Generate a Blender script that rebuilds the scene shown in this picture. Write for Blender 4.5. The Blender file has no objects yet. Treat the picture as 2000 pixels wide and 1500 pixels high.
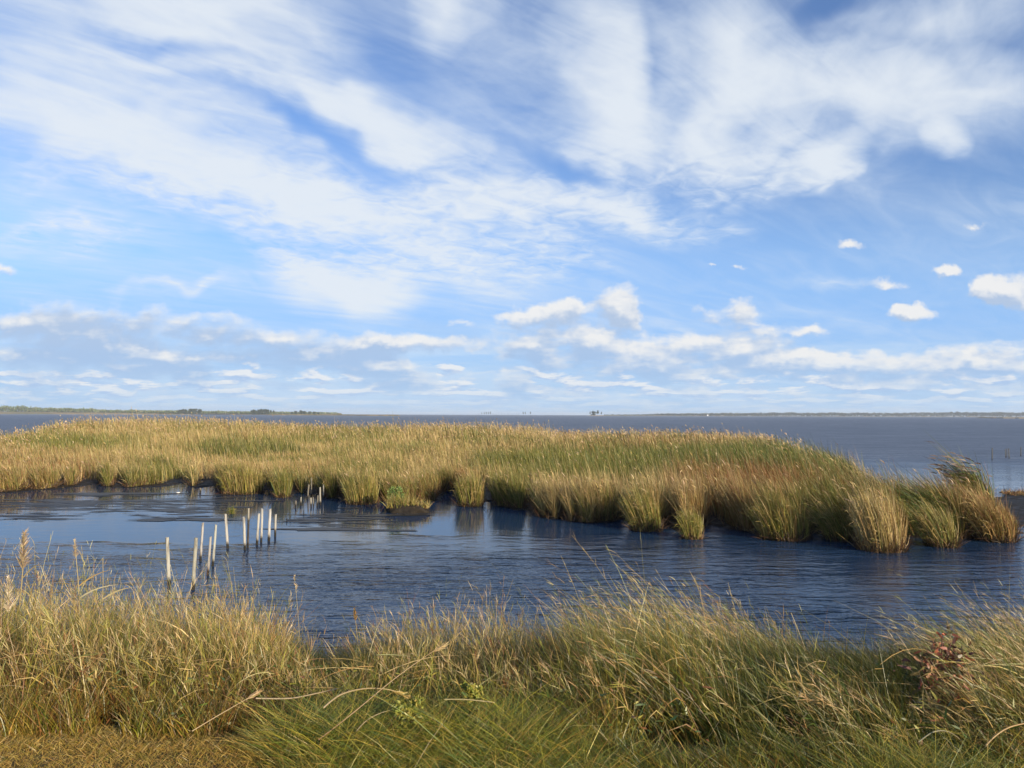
import bpy, bmesh, math, random
import numpy as np
from mathutils import Vector, Matrix

rng = np.random.default_rng(7)
random.seed(7)
S = bpy.context.scene
COL = S.collection
R = math.radians

# ------------------------------------------------------------------ camera
F = 1387.0                      # focal length in pixels of the 2000 px wide photograph
EYE = Vector((0, 0, 4.0))
PITCH = math.atan((809.7 - 750) / F)
ROLL = 0.0035
cam = bpy.data.objects.new("camera", bpy.data.cameras.new("camera"))
COL.objects.link(cam)
cam.data.sensor_width = 36
cam.data.lens = F / 2000 * 36
cam.data.clip_start = 0.05
cam.data.clip_end = 60000
CAMROT = Matrix.Rotation(R(90) + PITCH, 4, 'X') @ Matrix.Rotation(ROLL, 4, 'Z')
cam.matrix_world = Matrix.Translation(EYE) @ CAMROT
S.camera = cam
C3 = CAMROT.to_3x3()

def ray(px, py):
    return (C3 @ Vector(((px - 1000) / F, (750 - py) / F, -1))).normalized()

def on_plane(px, py, z=0.0):
    d = ray(px, py)
    t = (z - EYE.z) / d.z
    return EYE + d * t

def at_y(px, py, y):
    d = ray(px, py)
    return EYE + d * (y / d.y)

def uv_dir(px, py):
    d = ray(px, py)
    return d.x / d.y, d.z / d.y

# ------------------------------------------------------------------ naming
def tag(o, label=None, cat=None, group=None, kind=None):
    if label: o["label"] = label
    if cat: o["category"] = cat
    if group: o["group"] = group
    if kind: o["kind"] = kind
    return o

def empty(name, loc):
    o = bpy.data.objects.new(name, None)
    COL.objects.link(o)
    o.location = loc
    o.empty_display_size = 0.2
    return o

# ------------------------------------------------------------------ materials
class NT:
    def __init__(self, tree):
        self.t = tree
        self.n = tree.nodes
        self.n.clear()
    def node(self, kind, **kw):
        o = self.n.new(kind)
        for k, v in kw.items():
            setattr(o, k, v)
        return o
    def put(self, sock, v):
        if v is None: return
        if isinstance(v, bpy.types.NodeSocket): self.t.links.new(v, sock)
        elif isinstance(v, (tuple, list, Vector)) and sock.type == 'RGBA' and len(v) == 3: sock.default_value = (*v, 1)
        else: sock.default_value = v
    def m(self, op, a, b=None, c=None, clamp=False):
        o = self.node('ShaderNodeMath', operation=op, use_clamp=clamp)
        for i, v in enumerate((a, b, c)): self.put(o.inputs[i], v)
        return o.outputs[0]
    def vm(self, op, a, b=None, scale=None):
        o = self.node('ShaderNodeVectorMath', operation=op)
        self.put(o.inputs[0], a); self.put(o.inputs[1], b)
        if scale is not None: self.put(o.inputs['Scale'], scale)
        return o.outputs[0]
    def mapping(self, vec, loc=(0, 0, 0), rot=(0, 0, 0), scale=(1, 1, 1), kind='POINT'):
        o = self.node('ShaderNodeMapping', vector_type=kind)
        self.put(o.inputs['Vector'], vec)
        o.inputs['Location'].default_value = loc
        o.inputs['Rotation'].default_value = rot
        o.inputs['Scale'].default_value = scale
        return o.outputs[0]
    def noise(self, vec, scale, detail=4, rough=0.5, dist=0.0, dim='3D', out=0, lac=2.0):
        o = self.node('ShaderNodeTexNoise', noise_dimensions=dim)
        self.put(o.inputs['Vector'], vec)
        o.inputs['Scale'].default_value = scale
        o.inputs['Detail'].default_value = detail
        o.inputs['Roughness'].default_value = rough
        o.inputs['Lacunarity'].default_value = lac
        o.inputs['Distortion'].default_value = dist
        return o.outputs[out]
    def smooth(self, x, lo, hi, a=0.0, b=1.0):
        o = self.node('ShaderNodeMapRange', interpolation_type='SMOOTHSTEP')
        self.put(o.inputs['Value'], x)
        for k, v in (('From Min', lo), ('From Max', hi), ('To Min', a), ('To Max', b)): self.put(o.inputs[k], v)
        return o.outputs[0]
    def mix(self, f, a, b, blend='MIX'):
        o = self.node('ShaderNodeMix', data_type='RGBA', blend_type=blend)
        self.put(o.inputs[0], f); self.put(o.inputs[6], a); self.put(o.inputs[7], b)
        return o.outputs[2]
    def xyz(self, x, y, z=0.0):
        o = self.node('ShaderNodeCombineXYZ')
        for i, v in enumerate((x, y, z)): self.put(o.inputs[i], v)
        return o.outputs[0]
    def sep(self, v):
        o = self.node('ShaderNodeSeparateXYZ')
        self.put(o.inputs[0], v)
        return o.outputs

def mat(name):
    m = bpy.data.materials.new(name)
    m.use_nodes = True
    return m, NT(m.node_tree)

def principled(g, color, rough=0.7, normal=None, spec=0.5, metallic=0.0):
    b = g.node('ShaderNodeBsdfPrincipled')
    g.put(b.inputs['Base Color'], color)
    g.put(b.inputs['Roughness'], rough)
    g.put(b.inputs['Specular IOR Level'], spec)
    if normal is not None: g.put(b.inputs['Normal'], normal)
    o = g.node('ShaderNodeOutputMaterial')
    g.t.links.new(b.outputs[0], o.inputs[0])
    return b

def bump(g, h, strength=1.0, dist=0.02):
    o = g.node('ShaderNodeBump')
    g.put(o.inputs['Strength'], strength)
    g.put(o.inputs['Distance'], dist)
    g.put(o.inputs['Height'], h)
    return o.outputs[0]

def blade_material(name, trans=0.35, gloss=0.06, rough=0.45):
    m, g = mat(name)
    a = g.node('ShaderNodeAttribute', attribute_name='Col')
    d = g.node('ShaderNodeBsdfDiffuse'); g.put(d.inputs[0], a.outputs['Color'])
    t = g.node('ShaderNodeBsdfTranslucent'); g.put(t.inputs[0], a.outputs['Color'])
    mx = g.node('ShaderNodeMixShader'); mx.inputs[0].default_value = trans
    g.t.links.new(d.outputs[0], mx.inputs[1]); g.t.links.new(t.outputs[0], mx.inputs[2])
    gl = g.node('ShaderNodeBsdfGlossy'); gl.inputs['Roughness'].default_value = rough
    gl.inputs['Color'].default_value = (1, 0.97, 0.9, 1)
    m2 = g.node('ShaderNodeMixShader'); m2.inputs[0].default_value = gloss
    g.t.links.new(mx.outputs[0], m2.inputs[1]); g.t.links.new(gl.outputs[0], m2.inputs[2])
    o = g.node('ShaderNodeOutputMaterial')
    g.t.links.new(m2.outputs[0], o.inputs[0])
    return m

M_BLADE = blade_material("grass_blade", 0.22, 0.05, 0.45)
M_REED = blade_material("reed_blade", 0.15, 0.03, 0.5)

# ------------------------------------------------------------------ numpy noise
def _hash(ix, iy, seed):
    n = (ix.astype(np.int64) * 374761393 + iy.astype(np.int64) * 668265263 + seed * 974711) & 0x7fffffff
    n = ((n ^ (n >> 13)) * 1274126177) & 0x7fffffff
    return ((n ^ (n >> 16)) & 0xffff) / 65535.0

def vnoise(x, y, seed=0):
    x = np.asarray(x, float); y = np.asarray(y, float)
    ix = np.floor(x); iy = np.floor(y)
    fx = x - ix; fy = y - iy
    fx = fx * fx * (3 - 2 * fx); fy = fy * fy * (3 - 2 * fy)
    a = _hash(ix, iy, seed); b = _hash(ix + 1, iy, seed)
    c = _hash(ix, iy + 1, seed); d = _hash(ix + 1, iy + 1, seed)
    return (a * (1 - fx) + b * fx) * (1 - fy) + (c * (1 - fx) + d * fx) * fy

def fbm(x, y, seed=0, o=3):
    s = 0; a = 0.5; t = 0
    for k in range(o):
        s = s + a * vnoise(np.asarray(x) * 2 ** k + 17 * k, np.asarray(y) * 2 ** k - 9 * k, seed + k)
        t += a; a *= 0.5
    return s / t

def sst(x, a, b):
    t = np.clip((np.asarray(x, float) - a) / (b - a), 0, 1)
    return t * t * (3 - 2 * t)

# ------------------------------------------------------------------ ribbons
class Ribbons:
    """collects thin leaf ribbons and links them as one mesh"""
    def __init__(self): self.v = []; self.c = []; self.f = []; self.k = 0
    def add(self, base, d0, length, width, bend, colA, colB, K=3, belly=0.25, tip=0.12, facing=None):
        base = np.asarray(base, float); N = len(base)
        if N == 0: return
        d0 = np.asarray(d0, float); d0 = d0 / np.linalg.norm(d0, axis=1, keepdims=True)
        length = np.broadcast_to(length, N); width = np.broadcast_to(width, N)
        if facing is None:
            a = rng.uniform(0, 2 * np.pi, N)
            r = np.stack([np.cos(a), np.sin(a), rng.normal(0, .15, N)], 1)
        else:
            r = np.asarray(facing, float)
        side = np.cross(d0, r); nn = np.linalg.norm(side, axis=1, keepdims=True)
        side = side / np.maximum(nn, 1e-6)
        t = np.linspace(0, 1, K + 1)
        prof = np.where(t < belly, 0.6 + 0.4 * t / belly, 1 - (1 - tip) * ((t - belly) / (1 - belly)) ** 1.4)
        P = base[:, None, :] + d0[:, None, :] * (length[:, None] * t)[..., None] + bend[:, None, :] * (length[:, None] * t ** 2)[..., None]
        hw = (width[:, None] * prof * 0.5)[..., None]
        V = np.stack([P - side[:, None, :] * hw, P + side[:, None, :] * hw], 2).reshape(-1, 3)
        Cc = colA[:, None, :] * (1 - t)[None, :, None] + colB[:, None, :] * t[None, :, None]
        Cc = np.repeat(Cc[:, :, None, :], 2, 2).reshape(-1, 3)
        q = np.arange(K) * 2
        fq = np.stack([q, q + 1, q + 3, q + 2], 1)
        idx = (np.arange(N) * (K + 1) * 2)[:, None, None] + fq[None] + self.k
        self.v.append(V.astype(np.float32)); self.c.append(Cc.astype(np.float32)); self.f.append(idx.reshape(-1, 4).astype(np.int32))
        self.k += len(V)
        return P
    def mesh(self, name):
        V = np.concatenate(self.v); Cc = np.concatenate(self.c); Fq = np.concatenate(self.f)
        me = bpy.data.meshes.new(name)
        me.vertices.add(len(V)); me.vertices.foreach_set("co", V.ravel())
        me.loops.add(Fq.size); me.loops.foreach_set("vertex_index", Fq.ravel())
        me.polygons.add(len(Fq))
        me.polygons.foreach_set("loop_start", np.arange(len(Fq), dtype=np.int32) * 4)
        at = me.attributes.new("Col", 'FLOAT_COLOR', 'POINT')
        at.data.foreach_set("color", np.concatenate([Cc, np.ones((len(Cc), 1), np.float32)], 1).ravel())
        me.update(calc_edges=True)
        return me
    def build(self, name, material, parent=None, origin=(0, 0, 0)):
        me = self.mesh(name)
        me.materials.append(material)
        o = bpy.data.objects.new(name, me); COL.objects.link(o)
        if parent: o.parent = parent
        else: o.location = origin
        return o

def col(*c): return np.array(c, float)
STRAW = col(.46, .335, .120); TAN = col(.36, .235, .090); OLIVE = col(.140, .140, .028)
GREEN = col(.070, .115, .022); RUST = col(.22, .095, .034); YELG = col(.26, .24, .042); PALE = col(.54, .42, .21)
DEEP = col(.035, .062, .016); BROWN = col(.12, .065, .03)

def pick(palette, weights):
    """palette (P,3), weights (N,P) -> one colour per row with a little spread"""
    w = np.cumsum(weights / weights.sum(1, keepdims=True), 1)
    k = (rng.random(len(w))[:, None] > w).sum(1).clip(0, len(palette) - 1)
    c = np.array(palette)[k]
    return c * rng.lognormal(0, .16, (len(c), 1)) * rng.lognormal(0, .05, c.shape)

def ran(a, b, n): return rng.uniform(a, b, n)

def mesh_obj(name, bm, material, parent=None, smooth=False):
    me = bpy.data.meshes.new(name)
    bm.to_mesh(me); bm.free()
    if smooth: me.polygons.foreach_set("use_smooth", [True] * len(me.polygons))
    me.materials.append(material)
    o = bpy.data.objects.new(name, me); COL.objects.link(o)
    if parent: o.parent = parent
    return o

#%%WORLD
# ------------------------------------------------------------------ sun and sky
SUN_AZ, SUN_EL = 140.0, 15.0        # clockwise from the view direction (+Y)
sd = Vector((math.sin(R(SUN_AZ)) * math.cos(R(SUN_EL)), math.cos(R(SUN_AZ)) * math.cos(R(SUN_EL)), math.sin(R(SUN_EL))))
sl = bpy.data.lights.new("sun", 'SUN'); sl.energy = 5.0; sl.angle = R(.5); sl.color = (1, .84, .62)
so = bpy.data.objects.new("sun", sl); COL.objects.link(so)
so.rotation_euler = sd.to_track_quat('Z', 'Y').to_euler()

world = bpy.data.worlds.new("World"); S.world = world; world.use_nodes = True
g = NT(world.node_tree)
STR = 0.0732
geo = g.node('ShaderNodeTexCoord').outputs['Generated']
sky = g.node('ShaderNodeTexSky', sky_type='NISHITA')
sky.sun_disc = False; sky.sun_elevation = R(SUN_EL); sky.sun_rotation = R(SUN_AZ)
sky.air_density = 1.0; sky.dust_density = 0.6; sky.ozone_density = 2.0
hsv = g.node('ShaderNodeHueSaturation'); hsv.inputs['Saturation'].default_value = 1.0; hsv.inputs['Value'].default_value = 1.0
g.put(hsv.inputs['Color'], sky.outputs[0])
skycol = g.mix(1.0, hsv.outputs[0], (1.36, 1.54, 1.98), 'MULTIPLY')
dx, dy, dz = g.sep(geo)
dyc = g.m('MAXIMUM', dy, 0.18)
u = g.m('DIVIDE', dx, dyc); v = g.m('DIVIDE', g.m('MAXIMUM', dz, 0.0), dyc)
uv = g.xyz(u, v)

def blobs(vec, lst):
    acc = None
    for (cx, cy, rx, ry, ang, w) in lst:
        cu, cv = uv_dir(cx, cy)
        p = g.mapping(vec, (cu, cv, 0), (0, 0, R(-ang)), (rx / F, ry / F, 1), 'TEXTURE')
        gr = g.node('ShaderNodeTexGradient', gradient_type='SPHERICAL')
        g.put(gr.inputs[0], p)
        acc = g.m('MULTIPLY', gr.outputs['Fac'], w) if acc is None else g.m('MULTIPLY_ADD', gr.outputs['Fac'], w, acc)
    return acc

# high thin cloud, laid out on a flat layer seen in perspective
den = g.m('ADD', g.m('MAXIMUM', dz, 0.0), 0.07)
pl = g.xyz(g.m('DIVIDE', dx, den), g.m('DIVIDE', dy, den))
wv = g.vm('SUBTRACT', g.noise(uv, 2.6, 4, .55, out=1, dim='2D'), (.5, .5, .5))
uvw = g.vm('ADD', uv, g.vm('SCALE', wv, scale=.22))
CIRRUS = [
 (200, 275, 600, 150, 12, 1.05), (480, 360, 420, 110, 12, .55), (700, 420, 560, 100, 4, .62), (560, 205, 420, 110, 18, .9), (800, 290, 380, 80, 24, .75),
 (150, 60, 420, 190, 25, .70), (430, 20, 300, 130, 10, .85), (1170, 170, 150, 300, -6, .95), (1400, 110, 170, 330, -14, 1.0),
 (1620, 230, 280, 150, 5, .95), (1900, 230, 300, 130, 0, .95), (1830, 70, 330, 130, -22, .75), (1280, 270, 300, 110, 5, .5),
 (1170, 395, 420, 62, 2, .95), (715, 562, 230, 72, 6, 1.15), (960, 545, 380, 80, 2, .55), (900, 470, 420, 90, 6, .5),
 (1600, 338, 100, 44, -18, 1.0), (880, 10, 110, 100, -60, .75), (120, 450, 340, 60, 8, .55), (1830, 305, 50, 60, -70, .7),
 (560, 500, 200, 45, 16, .6), (370, 577, 170, 14, 0, .6), (1630, 550, 160, 26, 4, .45), (1230, 640, 700, 20, 0, .3), (1000, 40, 1500, 330, 0, .26), (880, 160, 420, 170, 10, .30), (1080, 120, 260, 200, 0, .25), (950, 300, 300, 90, 15, .35),
 (560, 262, 330, 34, 20, -.75), (330, 118, 200, 30, 16, -.5), (740, 90, 240, 80, 25, -.35), (1660, 15, 160, 50, -15, -.5), (1090, 322, 130, 30, 14, -.55), (1470, 245, 90, 80, 0, -.55), (1215, 300, 90, 34, 20, -.3), (1230, 100, 40, 120, -10, -.3)]
cb = blobs(uvw, CIRRUS)
st = g.noise(g.mapping(pl, rot=(0, 0, R(38)), scale=(1.6, .7, 1), kind='TEXTURE'), 1.0, 9, .60, .7, '2D')
mo = g.noise(pl, 9.0, 4, .6, .5, '2D')
st2 = g.noise(g.mapping(pl, rot=(0, 0, R(42)), scale=(1.1, .32, 1), kind='TEXTURE'), 1.5, 8, .62, .9, '2D')
ci = g.m('MULTIPLY_ADD', g.m('SUBTRACT', st, .5), 1.15, cb)
ci = g.m('MULTIPLY_ADD', g.m('SUBTRACT', st2, .5), .70, ci)
mok = g.m('MULTIPLY', g.smooth(v, .42, .30, .32, 1.25), g.smooth(v, .15, .22))
mok = g.m('MULTIPLY', mok, g.smooth(cb, .05, .45))
ci = g.m('ADD', ci, g.m('MULTIPLY', g.m('SUBTRACT', mo, .5), mok))
st3 = g.noise(g.mapping(pl, rot=(0, 0, R(46)), scale=(.50, .11, 1), kind='TEXTURE'), 1.6, 5, .6, 1.2, '2D')
ci = g.m('MULTIPLY_ADD', g.m('SUBTRACT', st3, .5), g.smooth(u, .1, -.2, .08, .24), ci)
ci = g.smooth(ci, -.32, 1.16)
ci = g.m('MULTIPLY', ci, .95)
# veil of thin cloud outside the picture too
out = g.m('MULTIPLY', g.smooth(g.m('ABSOLUTE', u), .85, 1.4), g.smooth(st, .45, .75))
ci = g.m('MAXIMUM', ci, g.m('MULTIPLY', out, .7))

# heaped cloud near the horizon
CUM = [
 (170, 655, 400, 90, 3, .62), (70, 622, 170, 60, 0, .40), (330, 628, 200, 50, 2, .36), (640, 678, 300, 62, 3, .62), (420, 614, 120, 22, 4, .28), (800, 668, 170, 24, 2, .42),
 (160, 712, 360, 46, 0, .30), (640, 708, 240, 30, 2, .34),
 (1080, 610, 150, 40, -3, .62), (1110, 592, 60, 36, 0, .40), (1208, 600, 60, 62, 25, .85), (1235, 620, 50, 40, 20, .4), (1000, 618, 90, 22, 0, .36), (1050, 676, 210, 52, 0, .54), (1148, 660, 44, 46, 0, .42),
 (1370, 604, 56, 40, 20, .56), (1445, 605, 64, 44, -20, .56), (1480, 648, 110, 40, 0, .50), (1385, 660, 110, 40, 10, .44), (1585, 648, 50, 26, 0, .52),
 (1270, 674, 150, 38, 0, .44), (1250, 715, 140, 44, 0, .36),
 (1785, 612, 84, 32, 0, .82), (1765, 604, 46, 30, 0, .3), (1990, 572, 100, 56, 12, .86), (1930, 570, 80, 36, 6, .60), (1900, 445, 44, 26, 0, .72), (1656, 477, 54, 18, 0, .66), (1845, 528, 60, 23, 0, .66), (1733, 558, 64, 22, 4, .58),
 (1390, 518, 40, 11, 0, .50), (1437, 520, 34, 10, 0, .46), (5, 524, 50, 20, 20, .66), (905, 632, 60, 16, 0, .46),
 (1440, 704, 220, 44, 0, .44), (1640, 708, 150, 42, 0, .42), (1900, 704, 320, 56, -6, .46),
 (770, 734, 130, 40, 12, .40), (378, 730, 54, 36, 0, .40), (1005, 752, 60, 34, 0, .36), (870, 705, 200, 26, 0, -.3)]
fine = g.noise(uv, 26.0, 5, .62, 0, '2D', out=1)
finew = g.vm('MULTIPLY', g.vm('SUBTRACT', fine, (.5, .5, .5)), (.030, .024, 0))
def cum_density(vec):
    su, sv, _ = g.sep(vec)
    lv = g.m('LOGARITHM', g.m('ADD', g.m('MAXIMUM', sv, 0.0), .03), math.e)
    q = g.xyz(g.m('MULTIPLY', su, 9.5), g.m('MULTIPLY', lv, 4.4))
    n1 = g.noise(q, 1.0, 6, .54, .2, '2D')
    vw = g.vm('ADD', vec, finew)
    vo = g.node('ShaderNodeTexVoronoi', voronoi_dimensions='2D', feature='SMOOTH_F1')
    g.put(vo.inputs['Vector'], g.vm('MULTIPLY', vw, (30, 40, 0))); vo.inputs['Scale'].default_value = 1.0
    vo.inputs['Detail'].default_value = 1.0; vo.inputs['Smoothness'].default_value = .35
    b = blobs(vw, CUM)
    band = g.smooth(sv, .15, .04, -.10, .24)
    d = g.m('ADD', g.m('MULTIPLY_ADD', n1, .8, b), band)
    return g.m('MULTIPLY_ADD', g.m('SUBTRACT', .45, vo.outputs['Distance']), .17, d)
D0 = cum_density(uv)
D1 = cum_density(g.vm('ADD', uv, (.0045, .015, 0)))
# smaller heaps further off, close above the horizon
def far_density(vec):
    su, sv, _ = g.sep(vec)
    lv = g.m('LOGARITHM', g.m('ADD', g.m('MAXIMUM', sv, 0.0), .012), math.e)
    n3 = g.noise(g.xyz(g.m('MULTIPLY', su, 17.0), g.m('MULTIPLY', lv, 4.6)), 1.0, 6, .56, .15, '2D')
    return g.m('ADD', n3, g.smooth(sv, .10, .045, -.25, .06))
E0 = far_density(uv)
E1 = far_density(g.vm('ADD', uv, (.002, .0055, 0)))
hz = g.smooth(v, .10, 0.0)
lf = g.smooth(u, .05, -.3)
ca = g.smooth(D0, .53, g.m('MULTIPLY_ADD', lf, .18, .84))
lit = g.m('MULTIPLY_ADD', g.m('SUBTRACT', D0, D1), g.m('MULTIPLY_ADD', lf, -.1, 1.9), .47)
lit = g.m('SUBTRACT', lit, g.m('MULTIPLY', g.m('MULTIPLY', g.smooth(D0, .64, .95), g.smooth(u, .2, -.15, .30, 1.0)), .50))
lgn = g.noise(g.xyz(g.m('MULTIPLY', u, 15.0), g.m('MULTIPLY', v, 42.0)), 1.0, 5, .62, .3, '2D')
lit = g.m('MULTIPLY_ADD', g.m('SUBTRACT', lgn, .5), 1.1, lit)
lit = g.smooth(lit, .0, 1.05)
cum = g.mix(lit, g.mix(g.smooth(v, .15, .06), (4.7, 5.8, 7.6), (3.9, 5.5, 8.1)), (9.2, 9.05, 8.8))
pale = (4.3, 6.3, 8.8)
cum = g.mix(g.m('MULTIPLY', hz, .62), cum, pale)
cirr = g.mix(g.smooth(ci, .35, 1.0), (7.0, 8.0, 9.3), (7.9, 8.5, 9.2))
base = g.mix(g.smooth(v, .34, .12, 0.0, .8), skycol, (3.0, 5.4, 9.6))
base = g.mix(g.smooth(v, .14, .0, 0.0, .95), base, pale)
# grey-blue sheet of low cloud behind the heaps
vn = g.noise(g.xyz(g.m('MULTIPLY', u, 3.0), g.m('MULTIPLY', v, 22.0)), 1.0, 5, .55, .4, '2D')
sh = g.m('MULTIPLY', g.smooth(vn, .38, .66), g.smooth(v, .16, .07))
sh = g.m('MULTIPLY', sh, g.smooth(v, .0, .02))
sheet = g.mix(g.smooth(vn, .5, .75), (6.6, 8.1, 9.6), (4.3, 5.9, 8.5))
c1 = g.mix(ci, base, cirr)
c1 = g.mix(g.m('MULTIPLY', sh, .55), c1, sheet)
el = g.smooth(g.m('MULTIPLY_ADD', g.m('SUBTRACT', E0, E1), 4.2, .48), .1, .9)
ecol = g.mix(el, (4.2, 5.7, 8.3), (9.0, 9.0, 9.0))
ecol = g.mix(g.m('MULTIPLY', g.smooth(v, .05, 0.0), .75), ecol, pale)
c1 = g.mix(g.m('MULTIPLY', g.smooth(E0, .50, .64), .8), c1, ecol)
c2 = g.mix(g.m('MULTIPLY', ca, .9), c1, cum)
above = g.smooth(dz, -.02, .0)
c3 = g.mix(above, (2.0, 2.3, 2.6), c2)
bg = g.node('ShaderNodeBackground'); g.put(bg.inputs[0], c3); bg.inputs[1].default_value = STR
wo = g.node('ShaderNodeOutputWorld'); g.t.links.new(bg.outputs[0], wo.inputs[0])

world.cycles.sampling_method = 'NONE'
S.view_settings.view_transform = 'Standard'
S.view_settings.look = 'None'
S.view_settings.exposure = 0.45
S.view_settings.gamma = 1.0
#%%END
# ------------------------------------------------------------------ ground: road bank in front, bed of the bay beyond
def bank_z(x, y):
    x = np.asarray(x, float); y = np.asarray(y, float)
    crest = 3.75 + .35 * (vnoise(x * .35, x * 0 + 3.3, 5) - .5) + .10 * x * sst(x, -6, 6) * 0
    s = np.clip((y - crest) / 7.6, 0, 1.25)
    z = 2.3 - 2.55 * (s ** 1.12)
    z = np.where(y < crest, 2.3, z)
    z = z + .10 * (fbm(x * .9, y * .9, 3) - .5) * sst(y, 3.2, 4.6)
    z = z + .03 * (fbm(x * 2.2, y * 2.2, 8) - .5)
    return np.maximum(z, -1.2)

def grid_obj(name, xs, ys, zf, material):
    X, Y = np.meshgrid(xs, ys)
    Z = zf(X, Y)
    V = np.stack([X, Y, Z], -1).reshape(-1, 3)
    nx, ny = len(xs), len(ys)
    i = np.arange(nx - 1)[None, :] + np.arange(ny - 1)[:, None] * nx
    Fq = np.stack([i, i + 1, i + 1 + nx, i + nx], -1).reshape(-1, 4)
    me = bpy.data.meshes.new(name)
    me.from_pydata(V.tolist(), [], Fq.tolist())
    me.polygons.foreach_set("use_smooth", [True] * len(me.polygons))
    me.materials.append(material)
    o = bpy.data.objects.new(name, me); COL.objects.link(o)
    return o

m_ground, g = mat("thatch_soil")
pos = g.node('ShaderNodeNewGeometry').outputs['Position']
n1 = g.noise(pos, 1.1, 5, .6); n2 = g.noise(pos, 26, 5, .65)
c = g.mix(g.smooth(n1, .35, .65), (.085, .058, .028), (.06, .055, .02))
c = g.mix(g.smooth(n2, .4, .7), c, (.15, .10, .045))
principled(g, c, .95, bump(g, n2, .8, .03), .2)
far = [-12000, -4000, -1000, -250, -80, -40]
xs = np.array(far + list(np.arange(-24, 24.01, .2)) + [-v for v in reversed(far)])
ys = np.array([-12000, -3000, -500, -80, -20, -6] + list(np.arange(-2, 14.01, .16)) + [25, 80, 300, 2000, 12000])
tag(grid_obj("ground", xs, ys, bank_z, m_ground), "grassy road bank sloping down to the water in the foreground", "ground", kind="structure")

# ------------------------------------------------------------------ water
m_water, g = mat("brackish_water")
pos = g.node('ShaderNodeNewGeometry').outputs['Position']
px_, py_, _ = g.sep(pos)
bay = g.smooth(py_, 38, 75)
wob = g.m('MULTIPLY', g.m('SUBTRACT', g.noise(g.mapping(pos, scale=(.25, .5, 1)), 1.0, 3, .55), .5), 9.0)
calm = g.m('MULTIPLY', g.smooth(g.m('ADD', py_, wob), 18.5, 23.5), g.smooth(g.m('ADD', px_, wob), 9.0, 0.0))
rA = g.noise(g.mapping(pos, rot=(0, 0, R(-9)), scale=(.8, 2.5, 1)), 1.0, 3, .5, .5)
rB = g.noise(g.mapping(pos, rot=(0, 0, R(14)), scale=(2.6, 7, 1)), 1.0, 3, .55, .3)
gust = g.smooth(g.noise(g.mapping(pos, scale=(.18, .4, 1)), 1.0, 3, .5), .3, .7, .55, 1.15)
hp = g.m('MULTIPLY_ADD', rB, .35, rA)
amp = g.m('MULTIPLY', gust, g.m('MULTIPLY_ADD', calm, -.94, 1.0))
hp = g.m('MULTIPLY', hp, amp)
wA = g.noise(g.mapping(pos, rot=(0, 0, R(-12)), scale=(.22, .75, 1)), 1.0, 5, .62, .5)
wB = g.noise(g.mapping(pos, rot=(0, 0, R(8)), scale=(.07, .19, 1)), 1.0, 4, .6, .4)
hb = g.m('MULTIPLY', wA, 8.0)
hmix = g.node('ShaderNodeMix', data_type='FLOAT'); g.put(hmix.inputs[0], bay); g.put(hmix.inputs[2], hp); g.put(hmix.inputs[3], hb)
nrm = bump(g, hmix.outputs[0], 1.0, .10)
fr = g.node('ShaderNodeFresnel'); fr.inputs['IOR'].default_value = 1.5; g.put(fr.inputs['Normal'], nrm)
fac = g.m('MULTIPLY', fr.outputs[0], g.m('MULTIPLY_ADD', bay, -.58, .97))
big = g.noise(g.mapping(pos, scale=(.004, .02, 1)), 1.0, 4, .55)
fac = g.m('MULTIPLY', fac, g.m('MULTIPLY_ADD', g.m('SUBTRACT', big, .5), g.m('MULTIPLY', bay, .5), 1.0))
fac = g.m('MULTIPLY', fac, g.m('MULTIPLY_ADD', g.m('MULTIPLY', bay, g.m('SUBTRACT', wB, .5)), 1.9, 1.0))
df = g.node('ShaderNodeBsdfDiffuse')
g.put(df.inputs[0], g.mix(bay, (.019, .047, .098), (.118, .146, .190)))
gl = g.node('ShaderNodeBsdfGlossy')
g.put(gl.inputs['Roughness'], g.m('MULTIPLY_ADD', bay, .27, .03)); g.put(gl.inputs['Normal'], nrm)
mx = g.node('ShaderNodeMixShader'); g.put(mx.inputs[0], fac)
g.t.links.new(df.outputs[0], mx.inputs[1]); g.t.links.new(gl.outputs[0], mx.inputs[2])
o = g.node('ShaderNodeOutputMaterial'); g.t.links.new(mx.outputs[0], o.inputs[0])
wat = grid_obj("water", np.array([-12000, -1000, -100, 0, 100, 1000, 12000.]), np.array([4.5, 40, 200, 1000, 5000, 12000.]), lambda X, Y: X * 0, m_water)
tag(wat, "blue rippled water of the pond and the open bay behind the marsh", "water", kind="structure")

# ------------------------------------------------------------------ marsh island
FRONT = [(-140, 972), (0, 965), (60, 962), (100, 958), (165, 951), (230, 957), (290, 956), (335, 951), (390, 957), (440, 965), (495, 966), (545, 970), (600, 973),
 (650, 978), (690, 984), (740, 985), (800, 985), (850, 982), (862, 966), (885, 962), (903, 985), (930, 992), (975, 994), (1010, 1000), (1050, 1012), (1095, 1022),
 (1150, 1028), (1210, 1024), (1260, 1038), (1300, 1034), (1340, 1044), (1385, 1036), (1440, 1044), (1500, 1054), (1560, 1056), (1595, 1048), (1640, 1056),
 (1690, 1070), (1750, 1077), (1790, 1056), (1850, 1068), (1900, 1058), (1950, 1063), (1982, 1052)]
front = [on_plane(x, y) * 1.018 for x, y in FRONT]
for q in front: q.z = 0
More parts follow.
